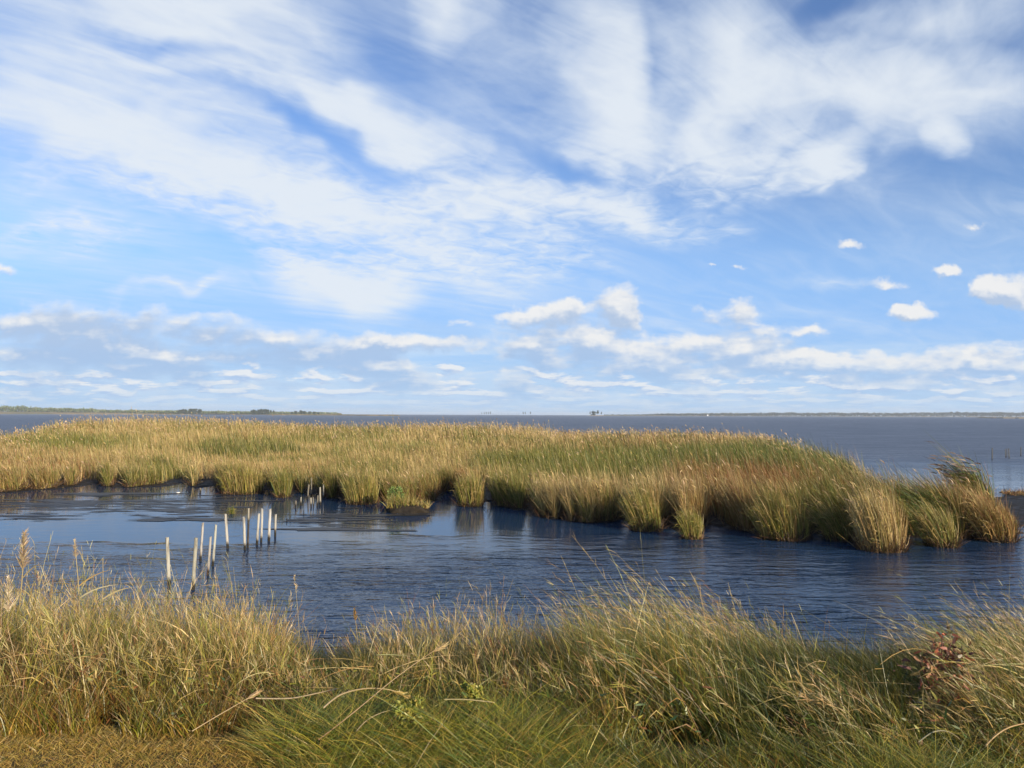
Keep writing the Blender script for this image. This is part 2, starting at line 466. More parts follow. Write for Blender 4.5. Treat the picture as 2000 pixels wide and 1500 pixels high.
# (px, distance, top of the reeds in px) along the far side, right to left
BACK = [(1988, 24.6, 1000), (1965, 25.5, 975), (1945, 26, 958), (1900, 27, 930), (1800, 28.5, 921), (1740, 31, 912), (1700, 35, 900), (1660, 44, 880), (1600, 55, 866), (1500, 84, 846),
 (1420, 95, 841), (1300, 104, 836), (1200, 106, 838), (1100, 108, 838), (1050, 116, 829), (1000, 124, 826), (800, 130, 826), (640, 138, 826), (560, 148, 824), (450, 156, 816),
 (300, 156, 814), (170, 148, 816), (110, 128, 823), (60, 100, 836), (0, 82, 844), (-140, 76, 850)]
back = []; bu = []; bd = []; bz = []
for x, d, ty in BACK:
    p = at_y(x, 900, d); back.append(Vector((p.x, d, 0)))
    bu.append(p.x / d); bd.append(d); bz.append(at_y(x, ty, d).z)
bu = np.array(bu[::-1]); bd = np.array(bd[::-1]); bz = np.array(bz[::-1])
poly = np.array([(p.x, p.y) for p in front + back])

def inside(x, y, P):
    r = np.zeros(len(x), bool); j = len(P) - 1
    for i in range(len(P)):
        xi, yi = P[i]; xj, yj = P[j]
        if yi != yj:
            c = ((yi > y) != (yj > y)) & (x < (xj - xi) * (y - yi) / (yj - yi) + xi)
            r ^= c
        j = i
    return r

def edge_dist(x, y, P):
    D = np.full(len(x), 1e9)
    for i in range(len(P) - 1):
        a = P[i]; e = P[i + 1] - a; L = (e ** 2).sum()
        t = np.clip(((x - a[0]) * e[0] + (y - a[1]) * e[1]) / L, 0, 1)
        D = np.minimum(D, np.hypot(x - a[0] - t * e[0], y - a[1] - t * e[1]))
    return D
fpoly = np.array([(p.x, p.y) for p in front])

m_mud, g = mat("wet_mud")
pos = g.node('ShaderNodeNewGeometry').outputs['Position']
n1 = g.noise(pos, 3.0, 6, .6)
principled(g, g.mix(n1, (.012, .010, .008), (.034, .027, .019)), g.smooth(n1, .3, .7, .5, .9), bump(g, n1, .8, .08), .2)

def slab(name, pts, top, bottom, spread, material):
    """mud flat: flat top with a crumbly sloping rim"""
    bm = bmesh.new()
    n = len(pts); cx = sum(p[0] for p in pts) / n; cy = sum(p[1] for p in pts) / n
    t = [bm.verts.new((p[0], p[1], top + random.uniform(-.02, .02))) for p in pts]
    b = []
    for i, p in enumerate(pts):
        q = pts[i - 1]; r = pts[(i + 1) % n]
        nx, ny = r[1] - q[1], q[0] - r[0]; l = math.hypot(nx, ny) or 1
        b.append(bm.verts.new((p[0] + nx / l * spread, p[1] + ny / l * spread, bottom)))
    from mathutils.geometry import tessellate_polygon
    for tri in tessellate_polygon([[Vector((p[0], p[1], 0)) for p in pts]]): bm.faces.new([t[i] for i in tri])
    for i in range(n): bm.faces.new((t[i - 1], b[i - 1], b[i], t[i]))
    bmesh.ops.recalc_face_normals(bm, faces=bm.faces)
    return mesh_obj(name, bm, material)

def densify(P, step, amp):
    out = []
    for i in range(len(P)):
        a, b = np.array(P[i]), np.array(P[(i + 1) % len(P)])
        k = max(1, min(14, int(np.linalg.norm(b - a) / step)))
        for s in range(k):
            p = a + (b - a) * s / k
            out.append((p[0] + random.uniform(-amp, amp), p[1] + random.uniform(-amp, amp)))
    return out
BAYS = [(60, 12, 1.2), (125, 10, 1.0), (180, 24, 2.6), (237, 14, 2.2), (350, 20, 2.6), (410, 20, 2.6), (515, 22, 2.6), (575, 16, 2.0), (612, 18, 2.6), (668, 9, 1.2), (742, 9, 1.6), (950, 14, 2.2), (1035, 12, 1.4), (1100, 9, 1.2),
 (1228, 15, 1.9), (1312, 16, 1.8), (1395, 18, 1.6), (1480, 14, 1.4), (1602, 16, 1.7), (1690, 12, 1.1), (1795, 16, 1.2), (1890, 12, 1.2)]
def recess(x, y):
    """how far the reeds stand back from the water's edge"""
    px = 1000 + F * x / np.maximum(y, 1)
    r = np.zeros(len(px))
    for c_, w_, d_ in BAYS: r = np.maximum(r, d_ * np.exp(-np.abs((px - c_) / w_) ** 3))
    g2 = np.abs(vnoise(x / .95 + 7, y / 30, 22) - .5) * 2
    return r + .9 * sst(g2, .22, .04) + .35 * vnoise(x / .5, y / .7, 23)

def marsh_points():
    n = 330000
    d = np.exp(ran(math.log(19), math.log(160), n)); uu = ran(-.84, .76, n)
    x, y = uu * d, d
    k = inside(x, y, poly)
    x, y = x[k], y[k]
    # extra growth along the water's edge, where the whole stem shows
    seg = np.hypot(*(fpoly[1:] - fpoly[:-1]).T); mid = (fpoly[1:, 1] + fpoly[:-1, 1]) / 2
    w = seg / mid; m = 115000
    i = rng.choice(len(seg), m, p=w / w.sum()); t = rng.random(m)[:, None]
    p = fpoly[i] * (1 - t) + fpoly[i + 1] * t
    ex, ey = p[:, 0] + rng.normal(0, .3, m), p[:, 1] + np.abs(rng.normal(0, .8, m)) - .05
    k = inside(ex, ey, poly)
    x = np.concatenate([x, ex[k]]); y = np.concatenate([y, ey[k]])
    return x, y
x, y = marsh_points()
rim = np.array(densify([(q.x, q.y) for q in front], .28, .10)[:-14])
rim[:, 1] += .10 + 1.0 * recess(rim[:, 0], rim[:, 1])
tag(slab("marsh_ground", rim.tolist() + [(q.x, q.y) for q in back], .06, -.12, .55, m_mud), "dark muddy ground under the marsh reeds", "mud", kind="structure")
fe = edge_dist(x, y, fpoly)
# bays eaten into the edge, tussocks between them
rec = recess(x, y)
keep = fe > rec
gap = fbm(x / 3.2, y / 6.0, 31, 2)
keep &= ~((gap > .66) & (fe > 2) & (rng.random(len(x)) < .55))
x, y, fe = x[keep], y[keep], fe[keep]
dist = np.hypot(x, y); uu = x / y
dB = np.interp(uu, bu, bd); zB = np.interp(uu, bu, bz)
near = sst(y / dB, .62, .97)
right = sst(uu, .0, .35)
wu = uu + .05 * (fbm(x / 5, y / 9, 81) - .5) * 2; wy = y * (1 + .22 * (fbm(x / 6, y / 9, 83) - .5) * 2)
def zone(u0, u1, y0, y1): return sst(wu, u0 - .04, u0 + .03) * sst(wu, u1 + .04, u1 - .03) * sst(wy, y0 * .90, y0 * 1.05) * sst(wy, y1 * 1.10, y1 * .95)
h0 = 1.28 + .42 * right + .38 * (fbm(x / 2.6, y / 4.5, 41) - .5) * 2 + .12 * (vnoise(x / .7, y / .9, 43) - .5) * 2
h0 = h0 + .30 * sst(fbm(x / 9, y / 16, 47), .48, .68) - .25 * sst(fbm(x / 11, y / 18, 53), .5, .68)
top = h0 + .1
top = top * (1 - near) + np.minimum(zB, 3.3) * near
top = np.minimum(top, np.maximum(zB, 1.25) + .15 + (1 - near) * .6)
top = top + .5 * zone(-.43, -.31, 64, 76) - .35 * zone(-.45, -.29, 50, 62) + .35 * zone(-.04, .015, 51, 58) - .3 * zone(-.06, .03, 42, 49) - .45 * zone(-.14, -.06, 30, 35) + .25 * zone(-.18, .0, 92, 120) - .2 * zone(-.2, .02, 70, 88)
h = (top - .15) * rng.lognormal(-.10, .19, len(x))
h = h * (1 - .30 * sst(fe, .5, .0)) * (1 + .16 * sst(uu, .38, .6)) * (1 - .10 * right * sst(y, 40, 30))
N = len(x)
w = np.maximum(.010, dist * .00052) * ran(.7, 1.5, N)
# colours: straw at the left, greener at the right and at the fringe, rust drifts
pz = fbm(x / 7, y / 16, 61); pg = fbm(x / 5, y / 11, 67); pr = fbm(x / 4, y / 9, 71); ps = fbm(x / 1.3, y / 2.2, 73, 2)
left = 1 - sst(uu, -.35, .05)
fringe = sst(fe, 1.6, .2) * sst(ps, .35, .6)
zgreen = zone(.02, .50, 36, 64) + zone(-.43, -.31, 62, 76) + zone(-.68, -.58, 74, 90) + .7 * zone(-.52, -.45, 38, 44) + zone(-.04, .01, 49, 56) + .6 * zone(.45, .62, 24, 29)
zrust = zone(.24, .46, 27, 40) + zone(-.14, -.06, 31, 36) + .9 * zone(.48, .70, 22, 27) + .5 * zone(.1, .3, 70, 100)
zorange = zone(-.80, -.60, 36, 64) + .5 * zone(-.42, -.2, 34, 42)
zpale = zone(.03, .24, 22, 31) + .8 * zone(-.47, -.36, 40, 46) + .8 * near * sst(uu, -.15, .0)
gp = np.clip(sst(pg, .50, .60) * .8 + 1.6 * zgreen, 0, 2)
oth = 1 - np.clip(.55 * zgreen + .6 * zrust + .35 * gp, 0, .85)
W = np.stack([
    (.95 * left + .25 + 1.3 * sst(pz, .5, .62)) * oth,
    (.50 + .4 * right + .3 * left) * oth + 1.2 * zorange + .8 * zpale,
    .25 + 2.2 * gp + 1.5 * fringe,
    .03 + 1.6 * gp * (.35 + right) + .55 * fringe,
    .06 + .6 * sst(pr, .55, .68) * (.25 + right) + 2.4 * zrust + .9 * zorange,
    (.22 + .25 * left) * oth + .8 * gp + .5 * fringe,
    .10 + 1.4 * zpale, .02 + .5 * gp * right + 1.2 * zone(-.43, -.31, 62, 78) + 1.0 * zone(-.04, .015, 49, 58)], 1)  # last deep green zone paints shade into a dark gap
MP = [col(.43, .325, .145), col(.36, .245, .115), OLIVE, GREEN, RUST, col(.24, .22, .05), PALE, DEEP]
MP = [c_ * np.array([.94, .92, .82]) for c_ in MP]
cB = pick(MP, W)
W2 = W.copy(); W2[:, 0] *= .5; W2[:, 2] *= 1.8; W2[:, 3] *= 1.8; W2[:, 5] *= 1.5
cA = pick(MP, W2)
wind = .15 + .20 * sst(uu, .2, .6)
ang = ran(0, 2 * np.pi, N); lean = np.abs(rng.normal(0, .21, N))
d0 = np.stack([np.cos(ang) * lean, np.sin(ang) * lean - .25 * sst(fe, .6, 0), np.ones(N)], 1)
bend = np.stack([-wind * ran(.2, 1.5, N), rng.normal(0, .10, N) - .15 * sst(fe, .6, 0), -wind * .3 * ran(.2, 1, N)], 1)
base = np.stack([x, y, np.full(N, .03)], 1)
RB = Ribbons()
P = RB.add(base, d0, h, w, bend, cA, cB, K=3)
# seed plumes on the tallest stems, thickest along the far side
k = (rng.random(N) < .015 + .26 * near * sst(y, 40, 75)) & (h > .9)
tp = P[k, -1]; M = k.sum()
RB.add(tp - [0, 0, .05], np.stack([rng.normal(-.35, .3, M), rng.normal(0, .2, M), np.ones(M)], 1), np.minimum(ran(.16, .30, M), .5) * (1 + .004 * dist[k]), np.maximum(.035, dist[k] * .0009),
       np.stack([-wind[k], wind[k] * 0, -.3 * np.ones(M)], 1), pick([TAN, STRAW, col(.40, .27, .17), BROWN], np.tile([.8, .6, .9, .25], (M, 1))), pick([STRAW, TAN, col(.46, .33, .22)], np.tile([.7, .5, 1], (M, 1))), K=2, belly=.4)
# fine leaves set along the stems
k = np.nonzero((rng.random(N) < .35) & (dist < 60))[0]; M = len(k); tt = ran(.25, .9, M)
lp = P[k, 0] + (P[k, -1] - P[k, 0]) * tt[:, None]
a2 = ran(0, 2 * np.pi, M)
RB.add(lp, np.stack([np.cos(a2) * .6 - wind[k], np.sin(a2) * .6, ran(.5, 1.1, M)], 1), ran(.22, .48, M), np.maximum(.012, dist[k] * .0005), np.stack([-wind[k], np.zeros(M), -ran(.1, .6, M)], 1), cA[k], cA[k], K=2)
k = np.nonzero((fe < 2.6) & (rng.random(N) < .62))[0]; M = len(k)
cc = pick([BROWN, col(.10, .06, .03), TAN, col(.05, .035, .02)], np.tile([1, 1, .2, .8], (M, 1)))  # dead thatch in dark browns, also painting shade into the edge pockets
RB.add(base[k] + rng.normal(0, .12, (M, 3)) * [1, 1, 0], np.stack([rng.normal(0, .55, M), rng.normal(-.1, .5, M), np.ones(M)], 1), ran(.18, .62, M), np.maximum(.014, dist[k] * .0006), rng.normal(0, .35, (M, 3)), cc, cc, K=2)
tag(RB.build("marsh_reeds", M_REED), "dense golden and green marsh reeds covering the low island between pond and bay", "marsh reeds", kind="stuff")

# ------------------------------------------------------------------ reed clumps that stand out along the water's edge
def clump(name, label, px, py, rad, hgt, n, pal, wts, lean=(-.15, 0), bendx=-.25, fan=.17, wid=.016, group="reed clumps along the edge of the marsh", z=.0, y=None, plume=None, cat="reed clump"):
    p = on_plane(px, py) if y is None else at_y(px, py, y)
    rr = rad * np.sqrt(rng.random(n)) ; aa = ran(0, 2 * np.pi, n)
    bx, by = rr * np.cos(aa), rr * np.sin(aa) * .8
    b = Ribbons()
    d = np.stack([bx / rad * fan + lean[0] + rng.normal(0, .08, n), by / rad * fan + lean[1] + rng.normal(0, .08, n), np.ones(n)], 1)
    hh = hgt * rng.lognormal(-.1, .16, n) * (1 - .25 * (rr / rad) ** 2)
    cw = np.tile(np.array(wts, float), (n, 1))
    c1 = pick(pal, cw); c2 = pick(pal, cw)
    bd_ = np.stack([bendx * ran(.3, 1.5, n), rng.normal(0, .08, n), -abs(bendx) * ran(.1, .6, n)], 1)
    P = b.add(np.stack([bx, by, np.full(n, z - .05)], 1), d, hh, wid * ran(.7, 1.5, n), bd_, c1, c2, K=4)
    k = rng.random(n) < .8; m = k.sum(); t = ran(.2, .9, m)[:, None]
    lp = P[k, 0] * (1 - t) + P[k, -1] * t; a2 = ran(0, 6.28, m)
    b.add(lp, np.stack([np.cos(a2) * .6 + bendx, np.sin(a2) * .6, ran(.4, 1.1, m)], 1), ran(.2, .45, m), wid, np.stack([np.full(m, bendx), np.zeros(m), -ran(.3, .9, m)], 1), c1[k], c2[k], K=2)
    if plume is not None:
        k = rng.random(n) < .18; m = k.sum()
        b.add(P[k, -1], np.stack([np.full(m, bendx * 2.2), rng.normal(0, .2, m), ran(.3, .7, m)], 1), ran(.22, .34, m), ran(.04, .07, m), np.tile([bendx, 0, -.3], (m, 1)), np.tile(plume, (m, 1)), np.tile(plume, (m, 1)) * 1.2, K=3, belly=.4)
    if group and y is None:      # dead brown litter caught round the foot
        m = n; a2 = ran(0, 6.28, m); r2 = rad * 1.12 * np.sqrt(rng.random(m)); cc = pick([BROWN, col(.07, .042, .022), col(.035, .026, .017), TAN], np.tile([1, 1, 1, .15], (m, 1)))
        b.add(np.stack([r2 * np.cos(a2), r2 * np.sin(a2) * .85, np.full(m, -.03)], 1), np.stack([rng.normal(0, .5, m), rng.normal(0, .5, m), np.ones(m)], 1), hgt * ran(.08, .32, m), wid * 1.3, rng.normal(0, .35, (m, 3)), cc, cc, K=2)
    o = b.build(name, M_REED, origin=(p.x, p.y + (rad * .75 if y is None else 0), 0))
    return tag(o, label, cat, group)

PALX = [STRAW, TAN, OLIVE, GREEN, RUST, YELG, PALE]
clump("reed_clump", "small bushy yellow-green reed tuft standing alone in front of the marsh edge", 1356, 1054, .30, 1.05, 420, PALX, [.4, .2, .7, .4, .05, 1, .1], lean=(-.05, -.1), bendx=-.15)
clump("reed_clump", "tall pale straw-coloured reed clump jutting furthest into the pond", 1738, 1080, .62, 1.95, 1100, PALX, [1, .8, .3, .1, .2, .2, 1], lean=(-.02, 0), bendx=-.16, fan=.10)
clump("reed_clump", "upright olive reed clump with straw tips, right of the shaded mid-marsh edge", 1266, 1039, .5, 1.6, 800, PALX, [.4, .5, 1.1, .45, .1, .6, .2], bendx=-.14)
clump("reed_clump", "wide yellowish reed clump with a sharply lit right side and dark gap beside it", 1545, 1057, .75, 1.6, 1300, PALX, [.45, .5, 1.0, .4, .3, .7, .05], lean=(-.06, -.03), bendx=-.18)
clump("reed_clump", "leafy green and straw reed clump right of the pale jutting clump", 1852, 1070, .42, 1.55, 800, PALX, [.5, .3, .7, .8, .1, .4, .2], lean=(-.14, 0), bendx=-.26)
clump("reed_clump", "orange-brown reed clump at the right tip of the marsh", 1962, 1060, .5, 1.45, 1000, PALX, [.7, .9, .3, .15, 1.1, .2, .1], lean=(-.06, -.03), bendx=-.28)
clump("reed_clump", "broad olive and gold reed clump bulging into the pond left of the far wooden stakes", 462, 966, .95, 1.5, 1300, PALX, [.8, .5, .9, .25, .05, .7, .1], lean=(0, -.05), bendx=-.1, wid=.022)
clump("reed_clump", "thin bright green reed clump between dark gaps behind the white posts", 549, 972, .32, 1.45, 420, PALX, [.4, .2, .6, 1.0, .05, .6, .1], lean=(0, 0), bendx=-.08, wid=.02)
clump("reed_clump", "yellow-green reed clump just right of the narrow inlet", 918, 990, .5, 1.5, 800, PALX, [.6, .4, .9, .4, .05, .8, .1], lean=(.05, -.05), bendx=-.12, wid=.02)
clump("reed_clump", "dense olive reed clump left of the muddy hummock", 702, 986, .65, 1.45, 900, PALX, [.6, .4, 1.1, .4, .05, .8, .1], lean=(0, -.05), bendx=-.12, wid=.02)
clump("reed_clump", "drooping olive reed clump under the bent green reeds", 1655, 1058, .5, 1.45, 800, PALX, [.5, .5, .9, .5, .15, .5, .1], lean=(-.1, 0), bendx=-.3)
clump("tall_reed", "dark green windswept reeds with purple-brown plumes rising against the bay", 1922, 945, .30, 2.75, 560, PALX, [.1, .15, .9, 1.3, .1, .1, 0], lean=(-.16, 0), bendx=-.34, y=28.2, plume=col(.09, .06, .05), wid=.026, cat="tall reeds")
clump("tall_reed", "bent bright green reeds above the right end of the marsh", 1868, 985, .45, 2.3, 520, PALX, [.1, .1, .6, 1.6, .05, .3, 0], lean=(-.3, 0), bendx=-.42, y=24.0, wid=.024, cat="tall reeds")
clump("tall_reed", "short patch of bent green reeds left of the larger bent green patch", 1785, 985, .3, 2.1, 260, PALX, [.1, .1, .7, 1.5, .05, .3, 0], lean=(-.3, 0), bendx=-.42, y=24.0, wid=.024, cat="tall reeds")
clump("water_tuft", "tiny green tuft growing in the shallow water behind the white posts", 451, 1004, .10, .36, 60, PALX, [.2, .1, .8, .8, 0, .8, 0], lean=(0, 0), bendx=-.05, group=None, cat="tuft")

# ------------------------------------------------------------------ hummock of mud with its plants, dark flat bar at the right
def lump(name, px, py, sx, sy, sz, material, seed, parent=None):
    p = on_plane(px, py)
    bm = bmesh.new(); bmesh.ops.create_icosphere(bm, subdivisions=4, radius=1)
    for v_ in bm.verts:
        c_ = v_.co.copy()
        k_ = 1 + .35 * (float(fbm(c_.x * 2.3 + seed, c_.y * 2.3 + c_.z * 1.7, seed, 4)) - .5) * 2
        ex = abs(c_.x) ** .75 * (1 if c_.x > 0 else -1)
        v_.co = Vector((ex * sx * k_, c_.y * sy * k_, max(-.3, min(.8, c_.z * 1.15)) * sz * k_))
    o = mesh_obj(name, bm, material, smooth=True)
    o.location = (p.x, p.y + sy, 0)
    return o
hm = lump("hummock", 795, 1004, .92, .45, .38, m_mud, 4)
tag(hm, "dark mud hummock with grass on top standing in the pond mouth of the inlet", "hummock")
b = Ribbons(); n = 900
bx, by = ran(-.85, .85, n), ran(-.3, .35, n)
cc = pick(PALX, np.tile([.5, .4, .8, .6, .3, .9, .1], (n, 1)))
b.add(np.stack([bx, by, np.full(n, .2)], 1), np.stack([rng.normal(0, .35, n), rng.normal(-.1, .3, n), np.ones(n)], 1), ran(.15, .5, n) * (1.2 - .5 * (bx > .3)), ran(.012, .026, n), rng.normal(0, .2, (n, 3)), cc, pick(PALX, np.tile([.7, .4, .6, .6, .2, .9, .2], (n, 1))), K=3)
b.build("grass_tuft", M_REED, hm)

def leafy_bush(b, n, rad, hgt, cols, wts, size, z0=0.0, off=(0, 0)):
    a = ran(0, 6.28, n); t = rng.random(n); r = rad * np.sqrt(rng.random(n)) * (.35 + .65 * np.sin(np.pi * np.clip(t * .8 + .15, 0, 1)))
    pts = np.stack([off[0] + r * np.cos(a), off[1] + r * np.sin(a), z0 + t * hgt], 1)
    d = np.stack([np.cos(a) + rng.normal(0, .5, n), np.sin(a) + rng.normal(0, .5, n), ran(.2, 1.5, n)], 1)
    c = pick(cols, np.tile(np.array(wts, float), (n, 1)))
    b.add(pts, d, size * ran(.7, 1.4, n), size * ran(.32, .5, n), rng.normal(0, .25, (n, 3)), c, c * 1.1, K=3, belly=.45)
    return pts
p = on_plane(768, 1000)
sh = empty("shrub", (p.x, p.y + .5, .25)); tag(sh, "small light green leafy shrub on the left end of the mud hummock", "shrub")
b = Ribbons(); leafy_bush(b, 420, .34, .72, [col(.12, .20, .05), col(.20, .26, .08), OLIVE], [1, .8, .4], .10); b.build("leaves", M_REED, sh)
b = Ribbons(); b.add(np.zeros((9, 3)), np.stack([rng.normal(0, .35, 9), rng.normal(0, .3, 9), np.ones(9)], 1), ran(.4, .65, 9), .014, rng.normal(0, .1, (9, 3)), np.tile(BROWN, (9, 1)), np.tile(OLIVE, (9, 1))); b.build("stem", M_REED, sh)

mb = [on_plane(x_, y_) for x_, y_ in [(1962, 1018), (1990, 1027), (2060, 1030), (2200, 1034), (2200, 968), (2060, 966), (1975, 966), (1940, 975)]]
tag(slab("dark_flat", densify([(q.x, q.y) for q in mb], .6, .12), .05, -.3, .4, m_mud), "dark low flat running right from the tip of the marsh", "mud", kind="structure")
b = Ribbons(); n = 1500
wx = ran(on_plane(1955, 966).x, on_plane(2150, 966).x, n); wy = on_plane(1980, 967).y + rng.normal(0, .35, n)
cc = pick([TAN, BROWN, OLIVE, RUST], np.tile([1, 1, .4, .5], (n, 1)))
b.add(np.stack([wx, wy, np.full(n, .04)], 1), np.stack([rng.normal(0, .8, n), rng.normal(0, .4, n), ran(.2, 1, n)], 1), ran(.12, .34, n), ran(.02, .04, n), rng.normal(0, .3, (n, 3)), cc, cc, K=2)
tag(b.build("wrack_line", M_REED), "brown line of washed-up reed litter along the back of the dark flat", "reed litter", kind="stuff")

# floating weed and mud skins on the calm water
b = bmesh.new()
def mat_patch(bm, x_, y_, rx, ry, z_):
    k = random.randint(9, 14); ph = random.uniform(0, 6)
    vs = []
    for i in range(k):
        a = i / k * 2 * math.pi; r_ = random.uniform(.45, 1.15)
        vs.append(bm.verts.new((x_ + math.cos(a) * rx * r_ + .25 * rx * math.sin(3 * a + ph), y_ + math.sin(a) * ry * r_, z_)))
    bm.faces.new(vs)
zz = .006
for (cx, cy, sx, sy, n) in [(150, 985, 190, 12, 150), (330, 992, 130, 12, 120), (60, 1010, 90, 9, 40), (420, 975, 110, 7, 60), (590, 1018, 40, 8, 18), (690, 1008, 120, 14, 40), (650, 1032, 80, 7, 16), (330, 1014, 90, 5, 30), (240, 966, 120, 4, 40)]:
    for _ in range(n):
        q = on_plane(cx + random.gauss(0, sx * .5), cy + random.gauss(0, sy * .55))
        if inside(np.array([q.x]), np.array([q.y]), poly)[0]: continue
        s_ = random.lognormvariate(-1.5, .6)
        mat_patch(b, q.x, q.y, s_ * 1.9, s_ * .28, zz); zz += .00002
m_weed, g = mat("floating_weed")
pos = g.node('ShaderNodeNewGeometry').outputs['Position']; n1 = g.noise(pos, 5, 5, .6)
principled(g, g.mix(n1, (.022, .020, .016), (.075, .062, .042)), .5, bump(g, n1, .6, .03), .4)
tag(mesh_obj("floating_weed", b, m_weed), "dark floating weed and mud streaks on the calm pond water", "floating weed", kind="stuff")
# ------------------------------------------------------------------ wooden posts
def post_material():
    m, g = mat("weathered_post")
    ob = g.node('ShaderNodeTexCoord').outputs['Object']
    at = g.node('ShaderNodeAttribute', attribute_name='Tint').outputs['Color']
    _, _, oz = g.sep(ob)
    n = g.noise(g.mapping(ob, scale=(18, 18, 2.2)), 1.0, 5, .65)
    n2 = g.noise(ob, 7.0, 4, .6)
    wood = g.mix(g.smooth(n, .46, .64), at, g.mix(.75, at, (.13, .105, .075)))
    stain = g.smooth(g.m('MULTIPLY_ADD', g.m('SUBTRACT', n2, .5), .22, oz), .20, .10)
    c = g.mix(stain, wood, (.022, .020, .016))
    principled(g, c, .85, bump(g, n, .7, .015), .25)
    return m
M_POST = post_material()
WHITE = (.46, .43, .35); GREYW = (.30, .27, .21); DARKW = (.07, .06, .05)

def post(name, label, top, base, wpx, tint, cat="post", group=None, dark_to=None):
    B = on_plane(*base); T = at_y(top[0], top[1], B.y)
    r0 = wpx * .86 / F * B.y / 2
    bm = bmesh.new(); lay = bm.verts.layers.float_color.new('Tint')
    rings = []; K = 9; L = 14; sk = random.uniform(-.25, .25); ph = random.uniform(0, 6)
    H = T.z + .5
    for j in range(L + 1):
        t = j / L; z = -.5 + H * t
        f_ = (z - 0) / max(T.z, .01)
        cx_ = (T.x - B.x) * f_ + .12 * r0 * math.sin(5 * t + ph); r = r0 * (1.06 - .12 * t)
        ring = []
        for i in range(K):
            a = i / K * 2 * math.pi
            rr = r * (1 + .10 * math.sin(2 * a + ph) + random.uniform(-.05, .05))
            zz_ = z + (sk * math.cos(a) * r0 * 1.6 + random.uniform(-.3, .3) * r0 if j == L else 0)
            v_ = bm.verts.new((cx_ + rr * math.cos(a), rr * math.sin(a), zz_))
            tc = tint
            if dark_to and dark_to[0] < f_ < dark_to[1]: tc = DARKW
            v_[lay] = (*[c_ * .64 for c_ in tc], 1)
            ring.append(v_)
        rings.append(ring)
    for j in range(L):
        for i in range(K):
            bm.faces.new((rings[j][i], rings[j][(i + 1) % K], rings[j + 1][(i + 1) % K], rings[j + 1][i]))
    bm.faces.new(rings[-1])
    bmesh.ops.recalc_face_normals(bm, faces=bm.faces)
    o = mesh_obj(name, bm, M_POST)
    o.location = (B.x, B.y, 0)
    return tag(o, label, cat, group)

GW = "white posts standing in the pond"
post("wooden_post", "leftmost white post in the pond, standing apart from the others", (326.8, 1050), (330.5, 1144), 7.2, (.56, .54, .45), group=GW)
post("wooden_post", "thick weathered post nearest the foreground grass, its foot hidden by reeds", (383, 1050.5), (377, 1152), 7.6, (.50, .48, .38), group=GW)
post("wooden_post", "slim white post leaning right behind the thick weathered post", (396, 1021), (391.6, 1096), 5.6, (.60, .56, .50), group=GW)
post("wooden_post", "shorter leaning post whose foot touches the tall grass, between two taller ones", (411.6, 1048), (405.6, 1124), 5.4, (.54, .50, .43), group=GW)
post("wooden_post", "tall white post leaning right, just right of the shorter leaning post", (421.8, 1025), (415.4, 1106), 5.8, (.60, .60, .50), group=GW)
post("wooden_post", "white post leaning slightly left, alone midway between the near and far white posts", (440.8, 1004.5), (444.4, 1071), 5.6, (.60, .57, .50), group=GW, dark_to=None)
post("wooden_post", "bare white post standing in front of the post painted with its shadow", (475.6, 1010), (478.8, 1074), 6.0, (.62, .60, .52), group=GW)
post("wooden_post", "thin pale post just behind a white one, its shaded lower part painted dark", (485.5, 993), (484, 1070), 4.8, (.52, .48, .38), group=GW, dark_to=(-1, .76))  # dark tint paints the front post's cast shadow below the top
post("wooden_post", "white post leaning right, left one of a close pair", (506, 1003), (501.4, 1064), 5.4, (.60, .58, .50), group=GW)
post("wooden_post", "straight tall white post, right one of a close pair", (512.2, 994), (510, 1059), 5.4, (.62, .60, .53), group=GW)
post("wooden_post", "brightest white post with a frayed dark foot, second from the right of the white row", (527.6, 994.5), (525.2, 1057), 5.8, (.70, .68, .62), group=GW)
post("wooden_post", "rightmost of the white posts, shorter with a black lower part", (538.4, 1005), (537.6, 1048), 4.6, (.58, .55, .46), group=GW, dark_to=(-1, .28))

GS = "old stakes at the marsh edge"
st_ = [((577.7, 978), (577, 992), 3.6, GREYW, "short grey stake, leftmost of the group by the marsh edge"),
 ((587.8, 971), (587, 987.5), 3.8, WHITE, "short pale stake second from the left of the group by the marsh edge"),
 ((603, 946.5), (601, 975), 3.4, GREYW, "thin leaning grey stake left of the tall straight stake"),
 ((608.2, 933), (608, 970), 3.3, GREYW, "tall straight grey stake in the group by the marsh edge"),
 ((607, 972), (608, 990.5), 3.3, WHITE, "left one of two low stakes side by side at the front of the group"),
 ((611.4, 971.5), (612, 990.8), 2.6, GREYW, "right thinner one of two low stakes side by side at the front of the group"),
 ((620.6, 967.5), (620, 988.5), 3.2, GREYW, "low stake standing close left of the tall white stake"),
 ((624.8, 951.8), (626, 987), 3.8, WHITE, "tall white stake leaning slightly left, in front of the dark gap"),
 ((631.7, 946.5), (631.5, 975), 3.0, WHITE, "slim white stake between the tall white stake and the reeds"),
 ((635, 923), (635.5, 968), 2.6, DARKW, "tall dark stake standing higher than all the others by the reeds"),
 ((638.8, 930), (638.6, 968), 3.2, GREYW, "pale stake against the reeds, rightmost of the group"),
 ((593.2, 996), (593, 1005.5), 2.0, DARKW, "black stub of a stake in front of the group"),
 ((567.2, 1007), (566, 1014), 2.4, DARKW, "tiny brown stub sticking out of the water left of the black stub"),
 ((560.2, 1012.5), (560, 1019), 2.2, DARKW, "lowest dark stub, nearest the white posts"),
 ((391.6, 953.5), (391.2, 963), 3.4, GREYW, "lone short grey stump by the marsh edge at the left")]
for t_, b_, w_, c_, l_ in st_: post("wooden_stake", l_, t_, b_, w_, c_, "stake", GS)
GB = "thin stakes in the open bay"
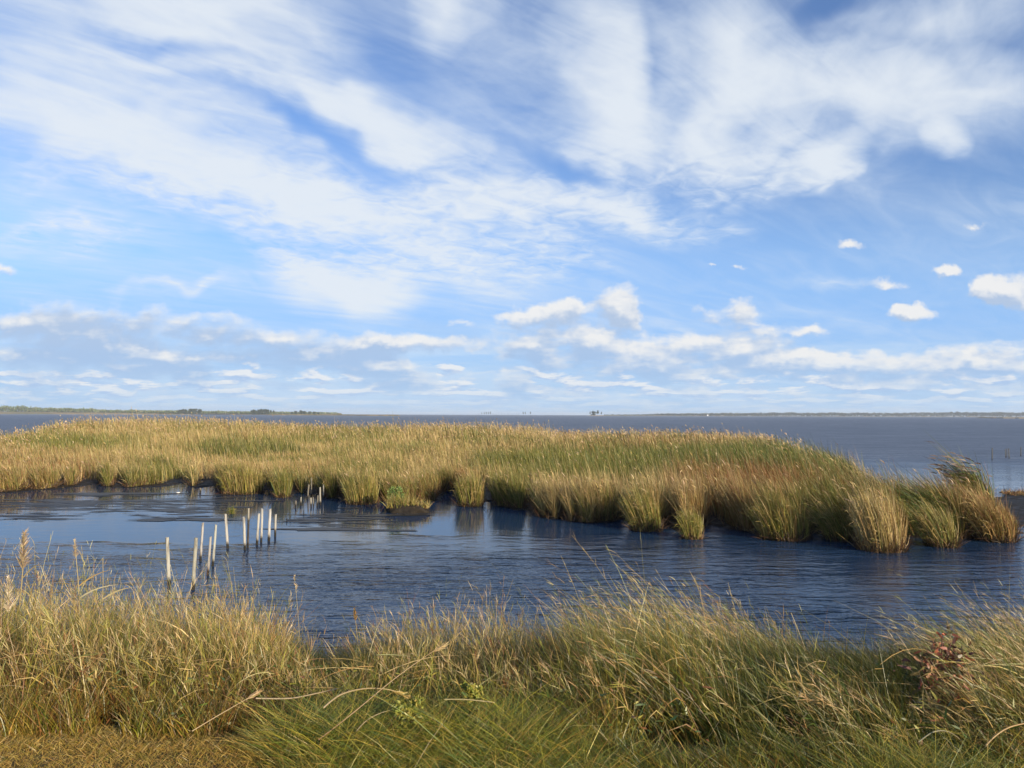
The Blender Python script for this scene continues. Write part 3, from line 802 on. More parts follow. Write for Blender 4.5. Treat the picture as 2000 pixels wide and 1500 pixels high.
for t_, b_, w_, l_ in [((1937.6, 874.5), (1937.8, 899.4), 1.7, "dark stake standing alone in the bay, left of the three close stakes"),
 ((1963.3, 877.4), (1964, 894), 1.2, "thinnest stake, left of the three close together in the bay"),
 ((1966.6, 876), (1966.6, 894), 1.3, "middle stake of the three close together in the bay"),
 ((1970.2, 876), (1971, 895.7), 1.6, "right thicker stake of the three close together in the bay"),
 ((1994, 873), (1993.8, 891), 1.4, "stake in the bay nearest the right edge of the photo")]:
    post("bay_stake", l_, t_, b_, w_, (.16, .15, .11), "stake", GB)

# ------------------------------------------------------------------ far shores
m_far, g = mat("far_marsh")
pos = g.node('ShaderNodeNewGeometry').outputs['Position']; n1 = g.noise(g.mapping(pos, scale=(.012, .004, .2)), 1.0, 5, .6)
n2 = g.noise(g.mapping(pos, scale=(.05, .05, .8)), 1.0, 4, .6)
c = g.mix(g.smooth(n1, .4, .6), (.34, .25, .12), (.20, .18, .08))
c = g.mix(g.smooth(n2, .55, .7), c, (.30, .16, .08))
principled(g, c, .95, None, .1)

def shore(name, pts, label, rise, deep, jag=.3):
    """strip of low marsh land: (px, base distance) points; front bank, rising gently inland"""
    P_ = []
    for i in range(len(pts) - 1):
        (xa, da), (xb, db) = pts[i], pts[i + 1]
        k = max(2, int(abs(xb - xa) / 6))
        for s in range(k): P_.append((xa + (xb - xa) * s / k, da + (db - da) * s / k))
    P_.append(pts[-1])
    bm = bmesh.new(); rows = []
    for x_, d_ in P_:
        d_ *= 1 + .004 * random.uniform(-1, 1)
        e_ = min(1, (x_ - pts[0][0]) / 8 + .05, (pts[-1][0] - x_) / 8 + .05)
        X_ = at_y(x_, 800, d_).x; tz = (1.3 + jag * random.uniform(-1, 1)) * e_
        rows.append([bm.verts.new((X_, d_, -.5)), bm.verts.new((X_, d_, .25 * e_)), bm.verts.new((X_, d_ + 3, tz)),
                     bm.verts.new((X_ * (1 + deep * .4 / d_), d_ + deep * .4, tz + rise * .5 * e_)), bm.verts.new((X_ * (1 + deep / d_), d_ + deep, tz + rise * e_))])
    for a_, b_ in zip(rows, rows[1:]):
        for i in range(4): bm.faces.new((a_[i], b_[i], b_[i + 1], a_[i + 1]))
    bmesh.ops.recalc_face_normals(bm, faces=bm.faces)
    return tag(mesh_obj(name, bm, m_far), label, "shore", kind="structure")
shore("far_shore", [(-120, 2300), (200, 2400), (420, 2600), (560, 2500), (672, 2450)], "tan marsh shore along the far left side of the bay", 7.0, 250)
shore("far_spit", [(520, 2050), (650, 1900), (720, 1750), (783, 1700)], "low tan spit of marsh ending in the middle of the bay", 1.4, 90)
shore("right_spit", [(1905, 1500), (1960, 1420), (2100, 1400)], "thin brown spit low in the bay at the right", .3, 40, .15)
shore("far_right_shore", [(1170, 3900), (1500, 4000), (2120, 3800)], "low far shore below the long tree line at the right", .4, 200, .15)

def canopy(name, label, tops, dist_, base_z, pal, wts, n, size, depth, kind="stuff", cat="far woods"):
    """distant wood that reads as one mass, leaf cards through its whole volume"""
    b = Ribbons()
    xs_ = np.array([t[0] for t in tops], float); ys_ = np.array([t[1] for t in tops], float)
    px_r = ran(xs_[0], xs_[-1], n)
    d_ = dist_ + ran(0, depth, n)
    X = np.array([at_y(a, 800, b_).x for a, b_ in zip(px_r, d_)])
    zt = np.array([at_y(a, np.interp(a, xs_, ys_), dist_).z for a in px_r])
    zt = base_z + (zt - base_z) * (.70 + .55 * vnoise(X / 16, d_ / 16, 77) * (.6 + .6 * vnoise(X / 60, d_ * 0, 78)))
    Z = base_z + (zt - base_z) * np.sqrt(rng.random(n))
    cc = pick(pal, np.tile(np.array(wts, float), (n, 1)))
    b.add(np.stack([X, d_, Z - size * .5], 1), np.stack([rng.normal(0, .6, n), rng.normal(0, .4, n), np.ones(n)], 1), size * ran(.6, 1.4, n), size * ran(.6, 1.2, n), rng.normal(0, .3, (n, 3)), cc, cc, K=3, belly=.5, tip=.3)
    return tag(b.build(name, M_REED), label, cat, kind=kind)
canopy("far_woods", "pale green woods behind the marsh shore at the far left", [(-120, 794), (0, 794), (60, 795.5), (110, 797.5), (180, 799), (195, 801.5), (260, 802), (340, 802.8), (480, 805), (660, 807.3)], 2560, 5, [col(.13, .16, .06), col(.10, .14, .05), col(.17, .18, .08)], [1, 1, .6], 16000, 4.0, 60)
canopy("far_woods", "long dark tree line on the far right shore of the bay", [(1180, 811.2), (1240, 810.8), (1265, 810), (1285, 808.6), (1330, 808.5), (1400, 807.5), (1500, 806.5), (1600, 806.8), (1750, 806.8), (1800, 806), (1900, 806.3), (2000, 805.3), (2120, 805)], 4050, .5, [col(.034, .05, .03), col(.045, .06, .034), col(.05, .052, .034)], [1, 1, .5], 16000, 5.0, 80)

m_bark, g = mat("bark")
principled(g, (.075, .062, .05), .9, None, .2)
def trunk_mesh(h, r, limbs=()):
    bm = bmesh.new()
    def limb(a, b_, ra, rb):
        a, b_ = Vector(a), Vector(b_); d_ = (b_ - a).normalized(); s_ = d_.orthogonal().normalized(); t_ = d_.cross(s_)
        A = [bm.verts.new(a + (s_ * math.cos(k * 1.2566) + t_ * math.sin(k * 1.2566)) * ra) for k in range(5)]
        B = [bm.verts.new(b_ + (s_ * math.cos(k * 1.2566) + t_ * math.sin(k * 1.2566)) * rb) for k in range(5)]
        for k in range(5): bm.faces.new((A[k], A[(k + 1) % 5], B[(k + 1) % 5], B[k]))
        bm.faces.new(B)
    limb((0, 0, -1), (0, 0, h), r, r * .35)
    for z0, dx_, dy_, dz_ in limbs: limb((0, 0, z0), (dx_, dy_, z0 + dz_), r * .5, r * .2)
    return bm
def crown_mesh(n, rad, z0, z1, size, flat=1.0, pal=None):
    b = Ribbons(); t = rng.random(n); a = ran(0, 6.28, n)
    k = max(4, n // 22); ca_, cz = ran(0, 6.28, k), z0 + (z1 - z0) * rng.random(k)
    cr = rad * np.sqrt(rng.random(k)) * (1.15 - .6 * (cz - z0) / (z1 - z0))
    i = rng.integers(0, k, n)
    P_ = np.stack([cr[i] * np.cos(ca_[i]), cr[i] * np.sin(ca_[i]), cz[i]], 1) + rng.normal(0, rad * .20, (n, 3)) * [1, 1, .6]
    cc = pick(pal or [col(.028, .045, .022), col(.045, .062, .03)], np.tile([1., .8], (n, 1)))
    b.add(P_, rng.normal(0, 1, (n, 3)) + [0, 0, .3], size * ran(.6, 1.4, n), size * ran(.4, .8, n), rng.normal(0, .3, (n, 3)), cc, cc, K=2, belly=.5, tip=.3)
    return b.mesh("crown")
def tree_proto(name, h, rad, n, size, clear):
    root = empty(name, (0, 0, 0))
    t_ = mesh_obj("trunk", trunk_mesh(h * .92, h * .022, [(h * .45, rad * .5, 0, h * .15), (h * .55, -rad * .5, rad * .3, h * .14), (h * .65, 0, -rad * .4, h * .12)]), m_bark, root)
    me = crown_mesh(n, rad, h * clear, h, size); me.materials.append(M_REED)
    c_ = bpy.data.objects.new("crown", me); COL.objects.link(c_); c_.parent = root
    return root
def copy_tree(o):
    c_ = o.copy(); COL.objects.link(c_)
    for ch in list(o.children):
        k_ = ch.copy(); COL.objects.link(k_); k_.parent = c_
    return c_
pine = tree_proto("pine_tree", 16, 3.6, 320, 2.0, .45); used_p = [False]
broad = tree_proto("broad_tree", 12, 5.0, 380, 2.2, .22); used_b = [False]
def place(proto, used, px_, topy, d_, z0, label, cat, group, sc_w=1.0):
    o = copy_tree(proto) if used[0] else proto
    used[0] = True
    H_ = at_y(px_, topy, d_).z - z0
    base_h = 16 if proto is pine else 12
    o.location = (at_y(px_, 800, d_).x, d_, z0); s_ = H_ / base_h
    o.scale = (s_ * sc_w, s_ * sc_w, s_); o.rotation_euler = (0, 0, random.uniform(0, 6))
    return tag(o, label, cat, group)
GI = "trees on the tiny islet on the horizon"
place(pine, used_p, 1152.3, 804.2, 2900, .2, "small slender tree at the left end of the islet on the horizon", "tree", GI, .55)
place(broad, used_b, 1159.5, 804.0, 2900, .2, "low round tree second from the left on the islet on the horizon", "tree", GI, 1.15)
place(pine, used_p, 1167, 802.4, 2900, .2, "tallest tree on the islet on the horizon", "tree", GI, 1.0)
place(pine, used_p, 1174.3, 805, 2900, .2, "small thin tree at the right end of the islet on the horizon", "tree", GI, .6)
shore("islet", [(1146, 2880), (1163, 2880), (1182, 2880)], "low islet under the four trees on the horizon", .4, 20, .15)
GL = "dark trees on the far left marsh"
for px_, ty_, wd in [(491, 802, 1.), (497, 801.2, 1.2), (506, 801, 1.1), (511, 800.3, 1.2), (517, 800.2, 1.2), (523, 800.8, 1.1), (529, 801.4, 1.), (535, 802, 1.)]:
    place(broad if wd > 1.05 else pine, used_b if wd > 1.05 else used_p, px_, ty_, 2500, 1.5, "dark tree in the tight clump on the far left marsh", "tree", GL, wd)
for px_, ty_ in [(570, 805), (578, 803.5), (588, 802.4), (594, 803.5), (605, 804.2), (614, 804.5), (622, 805.2)]:
    place(broad, used_b, px_, ty_, 2440, 1.5, "small dark tree in the loose row right of the tight far-left clump", "tree", "loose row of dark trees on the far left marsh", 1.15)
for px_, ty_ in [(352, 801), (360, 800), (372, 799.4), (380, 799.2), (390, 800.2)]:
    place(broad, used_b, px_, ty_, 2560, 3, "dark tree in the low clump left of centre on the far left shore", "tree", "low clump of trees on the far left shore", 1.3)
# bare and half dead pines far out on the horizon
def snag(h):
    bm = trunk_mesh(h, h * .03, [(h * .7, h * .12, 0, h * .12), (h * .8, -h * .12, 0, h * .1), (h * .88, h * .08, h * .06, h * .08)])
    return bm
snag_me = None
for k_, (px_, ty_, thick) in enumerate([(936, 807, 0), (941, 806, 1), (946, 805.3, 1), (950, 804.8, 1), (954, 805.2, 1), (958, 804.6, 1), (963, 806.5, 0), (969, 805.8, 0), (974, 805.2, 0), (980, 805, 0), (985, 806.4, 0), (991, 805.4, 0),
     (994, 804.9, 0), (1000, 806.6, 0), (1004, 805.8, 0), (1009, 806, 0), (1013, 807, 0), (1022, 804.6, 1), (1026, 805, 1), (1036, 804.6, 1)]):
    if thick:
        place(pine, used_p, px_, ty_, 3000, .3, "leafy pine among the bare trees on the centre horizon", "tree", "leafy pines on the centre horizon", .5)
    else:
        H_ = at_y(px_, ty_, 3000).z
        if snag_me is None:
            o = mesh_obj("bare_tree", snag(10), m_bark); snag_me = o.data
        else:
            o = bpy.data.objects.new("bare_tree", snag_me); COL.objects.link(o)
        o.location = (at_y(px_, 800, 3000).x, 3000, .3); o.scale = (1.1, 1.1, H_ / 10)
        tag(o, "bare thin tree trunk on the centre horizon", "tree", "bare trees on the centre horizon")
# white house on the far right shore
m_wh, g = mat("white_wall"); principled(g, (.78, .77, .74), .7)
m_rf, g = mat("grey_roof"); principled(g, (.22, .21, .20), .8)
q = at_y(1382, 800, 3850); hs = empty("white_house", (q.x, 3850, .6)); tag(hs, "tiny white house on the far right shore before the tree line", "house")
bm = bmesh.new(); bmesh.ops.create_cube(bm, size=1, matrix=Matrix.Translation((0, 0, 3)) @ Matrix.Diagonal((7, 7, 6, 1))); mesh_obj("wall", bm, m_wh, hs)
bm = bmesh.new(); v_ = [bm.verts.new(c_) for c_ in [(-4, -4, 6.02), (4, -4, 6.02), (4, 4, 6.02), (-4, 4, 6.02), (0, -4, 9), (0, 4, 9)]]
for f_ in [(0, 1, 4), (2, 3, 5), (1, 2, 5, 4), (3, 0, 4, 5), (3, 2, 1, 0)]: bm.faces.new([v_[i] for i in f_])
mesh_obj("roof", bm, m_rf, hs)
# ------------------------------------------------------------------ foreground: tall grass on the bank
def crest_start(x): return 3.78 + .14 * sst(x, -1.7, -1.2) - .77 * sst(x, -.1, .9) + .18 * (vnoise(x * 1.3, x * 0, 91) - .5)
PALF = [STRAW, TAN, OLIVE, GREEN, RUST, YELG, PALE, DEEP, BROWN]
FGT = np.array([1.02, .94, .56])
PALF = [c_ * FGT for c_ in PALF]
def fg_points(n, y0, y1, power=1.0):
    y = y0 + (y1 - y0) * rng.random(n) ** power
    x = ran(-.82, .82, n) * y
    return x, y
FG = Ribbons()
# body of the stand
n = 330000
x, y = fg_points(n, 3.0, 10.2, 1.25)
k = (y > crest_start(x)) & (fbm(x * 1.3, y * 1.1, 101) > .26) & (fbm(x * 2.6, y * 2.2, 102, 2) > .29)
x, y = x[k], y[k]; N = len(x)
uu = x / y
zg = bank_z(x, y)
R_ = sst(uu, -.05, .35)              # 0 at the left, 1 at the right
tus = fbm(x * 1.1, y * .9, 103)
h = (.34 + .30 * tus) * rng.lognormal(0, .25, N) * (1 + .18 * sst(y, 6, 9)) * (.42 + .58 * sst(y - crest_start(x), .0, 1.6))
low = lambda u_, y_: 1 - .55 * np.exp(-((u_ - .60) / .06) ** 2) * sst(y_, 5.4, 4.6) - .5 * np.exp(-((u_ + .10) / .07) ** 2) * sst(y_, 4.6, 4.1) - .35 * np.exp(-((u_ + .26) / .06) ** 2) - .30 * np.exp(-((u_ - .51) / .09) ** 2) * sst(y_, 4.8, 5.6)
h = h * (1 - .25 * sst(uu, -.28, -.1) * sst(uu, .12, -.05)) * low(uu, y)
grn = fbm(x * .9, y * .9, 107); rst = fbm(x * 1.2, y * 1.2, 109)
rusty = 1.3 * np.exp(-(((uu + .32) / .14) ** 2 + ((y - 4.35) / .5) ** 2)) + np.exp(-(((uu + .62) / .12) ** 2 + ((y - 4.6) / .6) ** 2))
lefty = sst(uu, -.1, -.45)
W = np.stack([
    .24 + .22 * lefty - .16 * R_, .24 + .2 * lefty - .12 * R_, 1.1 + .4 * R_ + .6 * sst(grn, .45, .65), .30 + .55 * R_ + .7 * sst(grn, .5, .65),
    .14 + 1.0 * sst(rst, .52, .66) + 2.6 * rusty * (.4 + .6 * lefty), .85 - .45 * R_ + .6 * sst(grn, .4, .6) * (1 - .5 * R_), .08 + .12 * lefty, (.30 + 1.6 * R_) * (1 - .8 * lefty), .12 + 1.8 * rusty], 1)  # deep green weight grows to the right, painting in shade between stems
cB = pick(PALF, W)
W2 = W.copy(); W2[:, 0] *= .5; W2[:, 6] *= .3
cA = pick(PALF, W2)
ang = ran(0, 6.283, N); ln = np.abs(rng.normal(0, .24, N))
lx = -(.04 + .27 * R_)
d0 = np.stack([np.cos(ang) * ln + lx, np.sin(ang) * ln, np.ones(N)], 1)
bend = np.stack([np.cos(ang) * .24 + lx * .5, np.sin(ang) * .2, -ran(.02, .42, N)], 1)
FG.add(np.stack([x, y, zg - .02], 1), d0, h, ran(.0024, .0056, N) * (.75 + .05 * y), bend, cA, cB, K=4)

# straw stalks with loose seed heads standing above it
n = 16000
x, y = fg_points(n, 3.4, 10.0, .85)
clus = fbm(x * .9, y * .8, 113, 2)
k = (y > crest_start(x) + .25) & (rng.random(n) < .25 + 1.1 * sst(clus, .40, .62))
x, y = x[k], y[k]; N = len(x); uu = x / y; zg = bank_z(x, y); R_ = sst(uu, -.05, .3)
# the stand rises and falls along the bank
HX = [-.74, -.62, -.50, -.38, -.30, -.25, -.20, -.10, .0, .05, .10, .16, .24, .30, .38, .46, .52, .58, .66, .74]
HY = [1.14, 1.10, 1.0, 1.04, .88, .60, .76, .88, .88, .58, .86, 1.02, 1.20, 1.10, .88, .64, .54, .60, .92, .98]
hh = np.interp(uu, HX, HY) * (.50 + .115 * (y - 3.5)) * rng.lognormal(-.06, .20, N) * low(uu, y)
cw = np.stack([np.full(N, .7), np.full(N, .6), .35 + .3 * R_, .06 + .25 * R_, np.full(N, .14), .5 + .1 * R_, np.full(N, .35), .05 * R_], 1)
cB = pick([STRAW, TAN, OLIVE, GREEN, RUST, YELG, PALE, DEEP], cw)
cA = pick(PALF, np.stack([np.full(N, .5), np.full(N, .5), np.full(N, .9), .2 + .5 * R_, np.full(N, .2), np.full(N, .6), np.full(N, .2), .2 * R_, np.full(N, .1)], 1))
ang = ran(0, 6.283, N); ln = np.abs(rng.normal(0, .16, N))
lx = -(.03 + .26 * R_)
d0 = np.stack([np.cos(ang) * ln + lx, np.sin(ang) * ln, np.ones(N)], 1)
bend = np.stack([np.cos(ang) * .12 + lx * ran(.2, 1.5, N), np.sin(ang) * .12, -ran(.0, .25, N)], 1)
P = FG.add(np.stack([x, y, zg - .02], 1), d0, hh, ran(.0026, .0046, N) * (.7 + .055 * y), bend, cA, cB, K=5, tip=.45)
def along(P, t):
    K = P.shape[1] - 1; f_ = t * K; i = np.clip(np.floor(f_).astype(int), 0, K - 1); r = np.arange(len(P))
    a, b_ = P[r, i], P[r, i + 1]
    return a + (b_ - a) * (f_ - i)[:, None], (b_ - a) / np.linalg.norm(b_ - a, axis=1, keepdims=True)
for j in range(9):
    k = rng.random(N) < (.70 if j < 7 else .4)
    p_, dd = along(P[k], ran(.68, 1.0, k.sum())); m = len(p_)
    FG.add(p_, dd + rng.normal(0, .26, (m, 3)), ran(.04, .11, m), ran(.002, .0046, m) * (.7 + .05 * y[k]), rng.normal(0, .14, (m, 3)) + [-.12, 0, -.05], cB[k], cB[k] * 1.12, K=2, belly=.4)
for j in range(2):
    k = rng.random(N) < .55
    p_, dd = along(P[k], ran(.15, .6, k.sum())); m = len(p_); a2 = ran(0, 6.28, m)
    FG.add(p_, dd + np.stack([np.cos(a2) * .5, np.sin(a2) * .5, np.zeros(m)], 1), ran(.15, .36, m), ran(.004, .008, m), np.stack([np.cos(a2) * .2 - .1, np.sin(a2) * .2, -ran(.2, .9, m)], 1), cA[k], cB[k], K=3)
# fallen stalks lying across the stand
n = 620
x, y = fg_points(n, 3.9, 8.5, 1.0); k = y > crest_start(x) + .1; x, y = x[k], y[k]; N = len(x)
zg = bank_z(x, y) + ran(.12, .42, N); a2 = rng.normal(0, .5, N) + np.where(rng.random(N) < .6, np.pi, 0)
cc = pick([STRAW, TAN, PALE, OLIVE], np.tile([1, .8, .35, .6], (N, 1)))
FG.add(np.stack([x, y, zg], 1), np.stack([np.cos(a2), np.sin(a2) * .8, ran(-.1, .55, N)], 1), ran(.22, .6, N), ran(.003, .0055, N), np.stack([np.zeros(N), np.zeros(N), -ran(.1, .6, N)], 1), cc, cc * .95, K=5)
# broad-leaved weeds low in the stand
n = 5200
x, y = fg_points(n, 3.3, 6.5, 1.2); k = (y > crest_start(x)) & (fbm(x * 1.5, y * 1.5, 127, 2) > .52); x, y = x[k], y[k]; N = len(x)
zg = bank_z(x, y) + ran(.05, .34, N)
cc = pick([OLIVE, GREEN, YELG, RUST, DEEP], np.tile([.8, .9, .6, .5, .5], (N, 1)))
FG.add(np.stack([x, y, zg], 1), rng.normal(0, 1, (N, 3)) + [0, -.2, .4], ran(.02, .05, N), ran(.007, .015, N), rng.normal(0, .25, (N, 3)), cc, cc, K=2, belly=.45)
tag(FG.build("tall_grass", M_BLADE), "tall straw and olive grass in seed on the bank in the foreground", "tall grass", kind="stuff")

# short grass at the road's edge
SG = Ribbons(); n = 300000
y = ran(2.6, 4.7, n); x = ran(-.86, .95, n) * y
k = (y < crest_start(x) + .25); x, y = x[k], y[k]; N = len(x); uu = x / y
dry = sst(uu + .10 * (fbm(x * 3, y * 3, 131) - .5) * 2, -.26, -.40)
W = np.stack([.1 + 1.0 * dry, .15 + 1.0 * dry, .6 - .25 * dry, .9 * (1 - dry) + .06, .05 + .1 * dry, .55 + 0 * dry, .02 + .25 * dry, .5 * (1 - dry), .05 + 0 * dry], 1)
cB = pick(PALF, W) * (1 + .75 * (1 - dry))[:, None]; cA = pick(PALF, W) * (1 + .3 * (1 - dry))[:, None]
h = (.024 + .022 * fbm(x * 2, y * 2, 137) + .055 * (1 - dry)) * rng.lognormal(0, .35, N) * (1 + 1.5 * (1 - dry) * vnoise(x * 1.6, y * 1.6, 139))
a2 = ran(0, 6.28, N)
SG.add(np.stack([x, y, bank_z(x, y) - .01], 1), np.stack([np.cos(a2) * .5, np.sin(a2) * .5, np.ones(N)], 1), h, ran(.0016, .0036, N), np.stack([np.cos(a2) * .4, np.sin(a2) * .4, -ran(.0, .5, N)], 1), cA, cB, K=3)
tag(SG.build("short_grass", M_BLADE), "short mown grass at the near edge of the bank, yellow at the left and green in the middle", "grass", kind="stuff")

# ------------------------------------------------------------------ plants that stand out in the foreground
def tube_mesh(name, pts, r0, r1, c0, c1, mat_=None, parent=None, seg=6, sub=5):
    """smooth bent stalk through the given points"""
    pts = [Vector(p_) for p_ in pts]; C_ = []
    Q = [pts[0]] + pts + [pts[-1]]
    for i in range(1, len(Q) - 2):
        for s in range(sub):
            t = s / sub; a, b_, c_, d_ = Q[i - 1], Q[i], Q[i + 1], Q[i + 2]
            C_.append(.5 * ((2 * b_) + (c_ - a) * t + (2 * a - 5 * b_ + 4 * c_ - d_) * t * t + (3 * b_ - a - 3 * c_ + d_) * t ** 3))
    C_.append(pts[-1])
    bm = bmesh.new(); lay = bm.verts.layers.float_color.new('Col'); prev = None
    for i, p_ in enumerate(C_):
        t = i / (len(C_) - 1); dr = (C_[min(i + 1, len(C_) - 1)] - C_[max(i - 1, 0)]).normalized()
        s_ = dr.orthogonal().normalized(); q_ = dr.cross(s_); r = r0 + (r1 - r0) * t
        if i % 5 == 0: r *= 1.12
        ring = []
        for k in range(seg):
            v_ = bm.verts.new(p_ + (s_ * math.cos(k * 2 * math.pi / seg) + q_ * math.sin(k * 2 * math.pi / seg)) * r)
            v_[lay] = (*(np.array(c0) * (1 - t) + np.array(c1) * t), 1); ring.append(v_)
        if prev:
            for k in range(seg): bm.faces.new((prev[k], prev[(k + 1) % seg], ring[(k + 1) % seg], ring[k]))
        prev = ring
    return mesh_obj(name, bm, mat_ or M_BLADE, parent, True)

def plume(parent, tip, dirv, ln, n, c, spread=.5, droop=.35, wid=.006):
    b = Ribbons(); t = rng.random(n); d_ = np.array(Vector(dirv).normalized())
    base_ = np.array(tip) - d_ * ln + d_ * (ln * t)[:, None]
    a = ran(0, 6.28, n)
    dd = d_ + np.stack([np.cos(a) * spread, np.sin(a) * spread, np.zeros(n)], 1)
    cc = pick([np.array(c), np.array(c) * .7, np.array(c) * 1.25], np.tile([1., .6, .5], (n, 1)))
    b.add(base_, dd, ln * .42 * (1.15 - .75 * t) * ran(.6, 1.2, n), wid * ran(.6, 1.4, n), np.stack([np.full(n, .12), np.zeros(n), -ran(0, droop * 2, n)], 1), cc, cc * 1.1, K=3, belly=.5)
    return b.build("plume", M_BLADE, parent)

def reed_stalk(label, top, base_px, d_, r, plume_n, plume_len, leaves, c=(.44, .35, .17), pc=(.38, .29, .18), name="reed_stalk", bow=.05, group="tall plumed reeds at the left of the bank"):
    T = at_y(top[0], top[1], d_); B = at_y(base_px[0], base_px[1], d_); B.z = float(bank_z(np.array([B.x]), np.array([d_]))[0]) - .05
    root = empty(name, B); tag(root, label, "reed", group)
    L = T - B
    tube_mesh("stem", [(0, 0, 0), L * .35 + Vector((bow, 0, 0)), L * .7 + Vector((bow * .8, 0, 0)), L], r, r * .45, (.30, .25, .10), c, None, root)
    if plume_n: plume(root, L, (L - L * .7 - Vector((bow * .8, 0, 0))), plume_len, plume_n, pc)
    for (t, ax, az, ln) in leaves:
        b = Ribbons(); q_ = L * t + Vector((bow * .9, 0, 0)); cc = pick([STRAW, PALE, YELG], np.ones((1, 3)))
        b.add(np.array([q_]), np.array([[ax, rng.normal(0, .2), az]]), ln, .016, np.array([[ax * .2, 0, -.22]]), cc, cc, K=5)
        b.build("leaf", M_BLADE, root)
reed_stalk("tallest plumed reed with a feathery head at the far left of the bank", (47, 1040), (8, 1270), 6.6, .0065, 260, .34, [(.45, .9, .8, .35), (.6, -.6, 1, .3), (.72, .8, 1, .28)])
reed_stalk("plumed reed with a small brown head and leaves pointing right, second from the left", (145, 1054), (148, 1260), 6.8, .0060, 70, .17, [(.52, 1, .7, .45), (.62, 1, .75, .42), (.70, .9, .9, .30), (.80, .9, .8, .2)])
reed_stalk("leafy reed without a plume, its leaf tips fanning to the upper right", (201, 1090), (175, 1260), 6.9, .0055, 0, .1, [(.55, 1, .6, .38), (.7, .9, .7, .3), (.82, .8, .8, .25), (.9, .7, .9, .2)])
reed_stalk("pale drooping reed plume at the very left edge of the photo", (16, 1128), (-12, 1290), 6.0, .0060, 130, .30, [(.5, .8, .8, .3)], pc=(.52, .42, .28))
reed_stalk("short reed with a small pinkish head just right of the tallest plumed reed", (74, 1116), (66, 1270), 6.9, .0045, 40, .10, [(.6, .7, .9, .25)])
reed_stalk("slender lone grass stalk rising over the water left of centre", (575, 1124), (590, 1330), 6.3, .0028, 26, .16, [], name="grass_stalk", pc=(.42, .32, .17), bow=.015, group=None)
reed_stalk("brown fuzzy seed head on a short stalk left of centre", (692, 1188), (706, 1330), 6.2, .004, 120, .11, [], name="grass_stalk", pc=(.30, .19, .07), bow=.01, group=None)
reed_stalk("brown drooping seed head above the red shrub at the right", (1850, 1214), (1868, 1330), 6.0, .0035, 80, .12, [], name="grass_stalk", pc=(.25, .17, .08), bow=.02, group=None)
reed_stalk("tall bent pale stalk curving to the left over the grass right of centre", (1545, 1197), (1604, 1330), 5.6, .0045, 0, .1, [(.5, .8, .5, .2)], name="grass_stalk", c=(.58, .47, .28), bow=.03, group=None)

def bent(label, pts, d0_, d1_, r0, r1, c0, c1, head=0):
    W_ = [at_y(a, b_, d0_ + (d1_ - d0_) * i / (len(pts) - 1)) for i, (a, b_) in enumerate(pts)]
    o = tube_mesh("fallen_stalk", [w_ - W_[0] for w_ in W_], r0 * .8, r1 * .8, np.array(c0) * .85, np.array(c1) * .85); o.location = W_[0]
    tag(o, label, "stalk", "fallen reed stalks lying across the bank")
    if head:
        b = Ribbons(); n_ = 60; e_ = np.array(W_[-1] - W_[0]); d_ = np.array((W_[-1] - W_[-2]).normalized()); t = rng.random(n_)
        cc = pick([np.array(c1), np.array(c1) * .8], np.ones((n_, 2)))
        b.add(e_ - d_ * (head * (1 - t))[:, None], d_ + rng.normal(0, .2, (n_, 3)), head * .4, .005, rng.normal(0, .1, (n_, 3)), cc, cc, K=2, belly=.5)
        b.build("seed_head", M_BLADE, o)
bent("long straight reed stalk slanting up to the right across the left middle of the bank", [(622, 1445), (690, 1392), (770, 1326), (840, 1276), (868, 1260)], 3.45, 3.95, .0038, .0024, (.30, .17, .07), (.42, .31, .15), .12)
bent("pale reed stalk arching low with a yellow tip, left of the long slanting stalk", [(632, 1382), (665, 1357), (712, 1345), (760, 1347), (796, 1360)], 3.65, 3.75, .0058, .0028, (.52, .40, .24), (.36, .25, .07), .1)
bent("nearly level pale reed stalk at the left behind the arching one", [(500, 1364), (565, 1364), (610, 1356), (660, 1345)], 3.8, 3.85, .0048, .0036, (.54, .43, .27), (.46, .34, .18))
bent("short straw-coloured stalk slanting over the rusty grass at the left", [(375, 1428), (425, 1398), (470, 1372), (505, 1352)], 3.6, 3.8, .0034, .002, (.50, .36, .19), (.44, .31, .15), .08)
bent("thick orange-brown bent stalk at the lower right corner", [(1925, 1456), (1945, 1436), (1972, 1420), (2010, 1411)], 3.4, 3.45, .0062, .0045, (.36, .24, .08), (.34, .19, .05))
bent("grey-green curved stalk arching over the dark grass left of the orange one", [(1795, 1448), (1822, 1430), (1848, 1428), (1870, 1440), (1884, 1456)], 3.4, 3.45, .0042, .003, (.22, .22, .12), (.25, .19, .10))
bent("thin reed stalk arching low above the grass at the lower centre", [(696, 1428), (715, 1408), (740, 1394), (766, 1386)], 3.55, 3.7, .004, .0025, (.42, .33, .17), (.42, .33, .17))
bent("level straw stalk lying over the dark grass right of the yellow flowers", [(868, 1366), (905, 1366), (940, 1369), (966, 1372)], 3.7, 3.75, .004, .003, (.38, .33, .14), (.42, .32, .15))

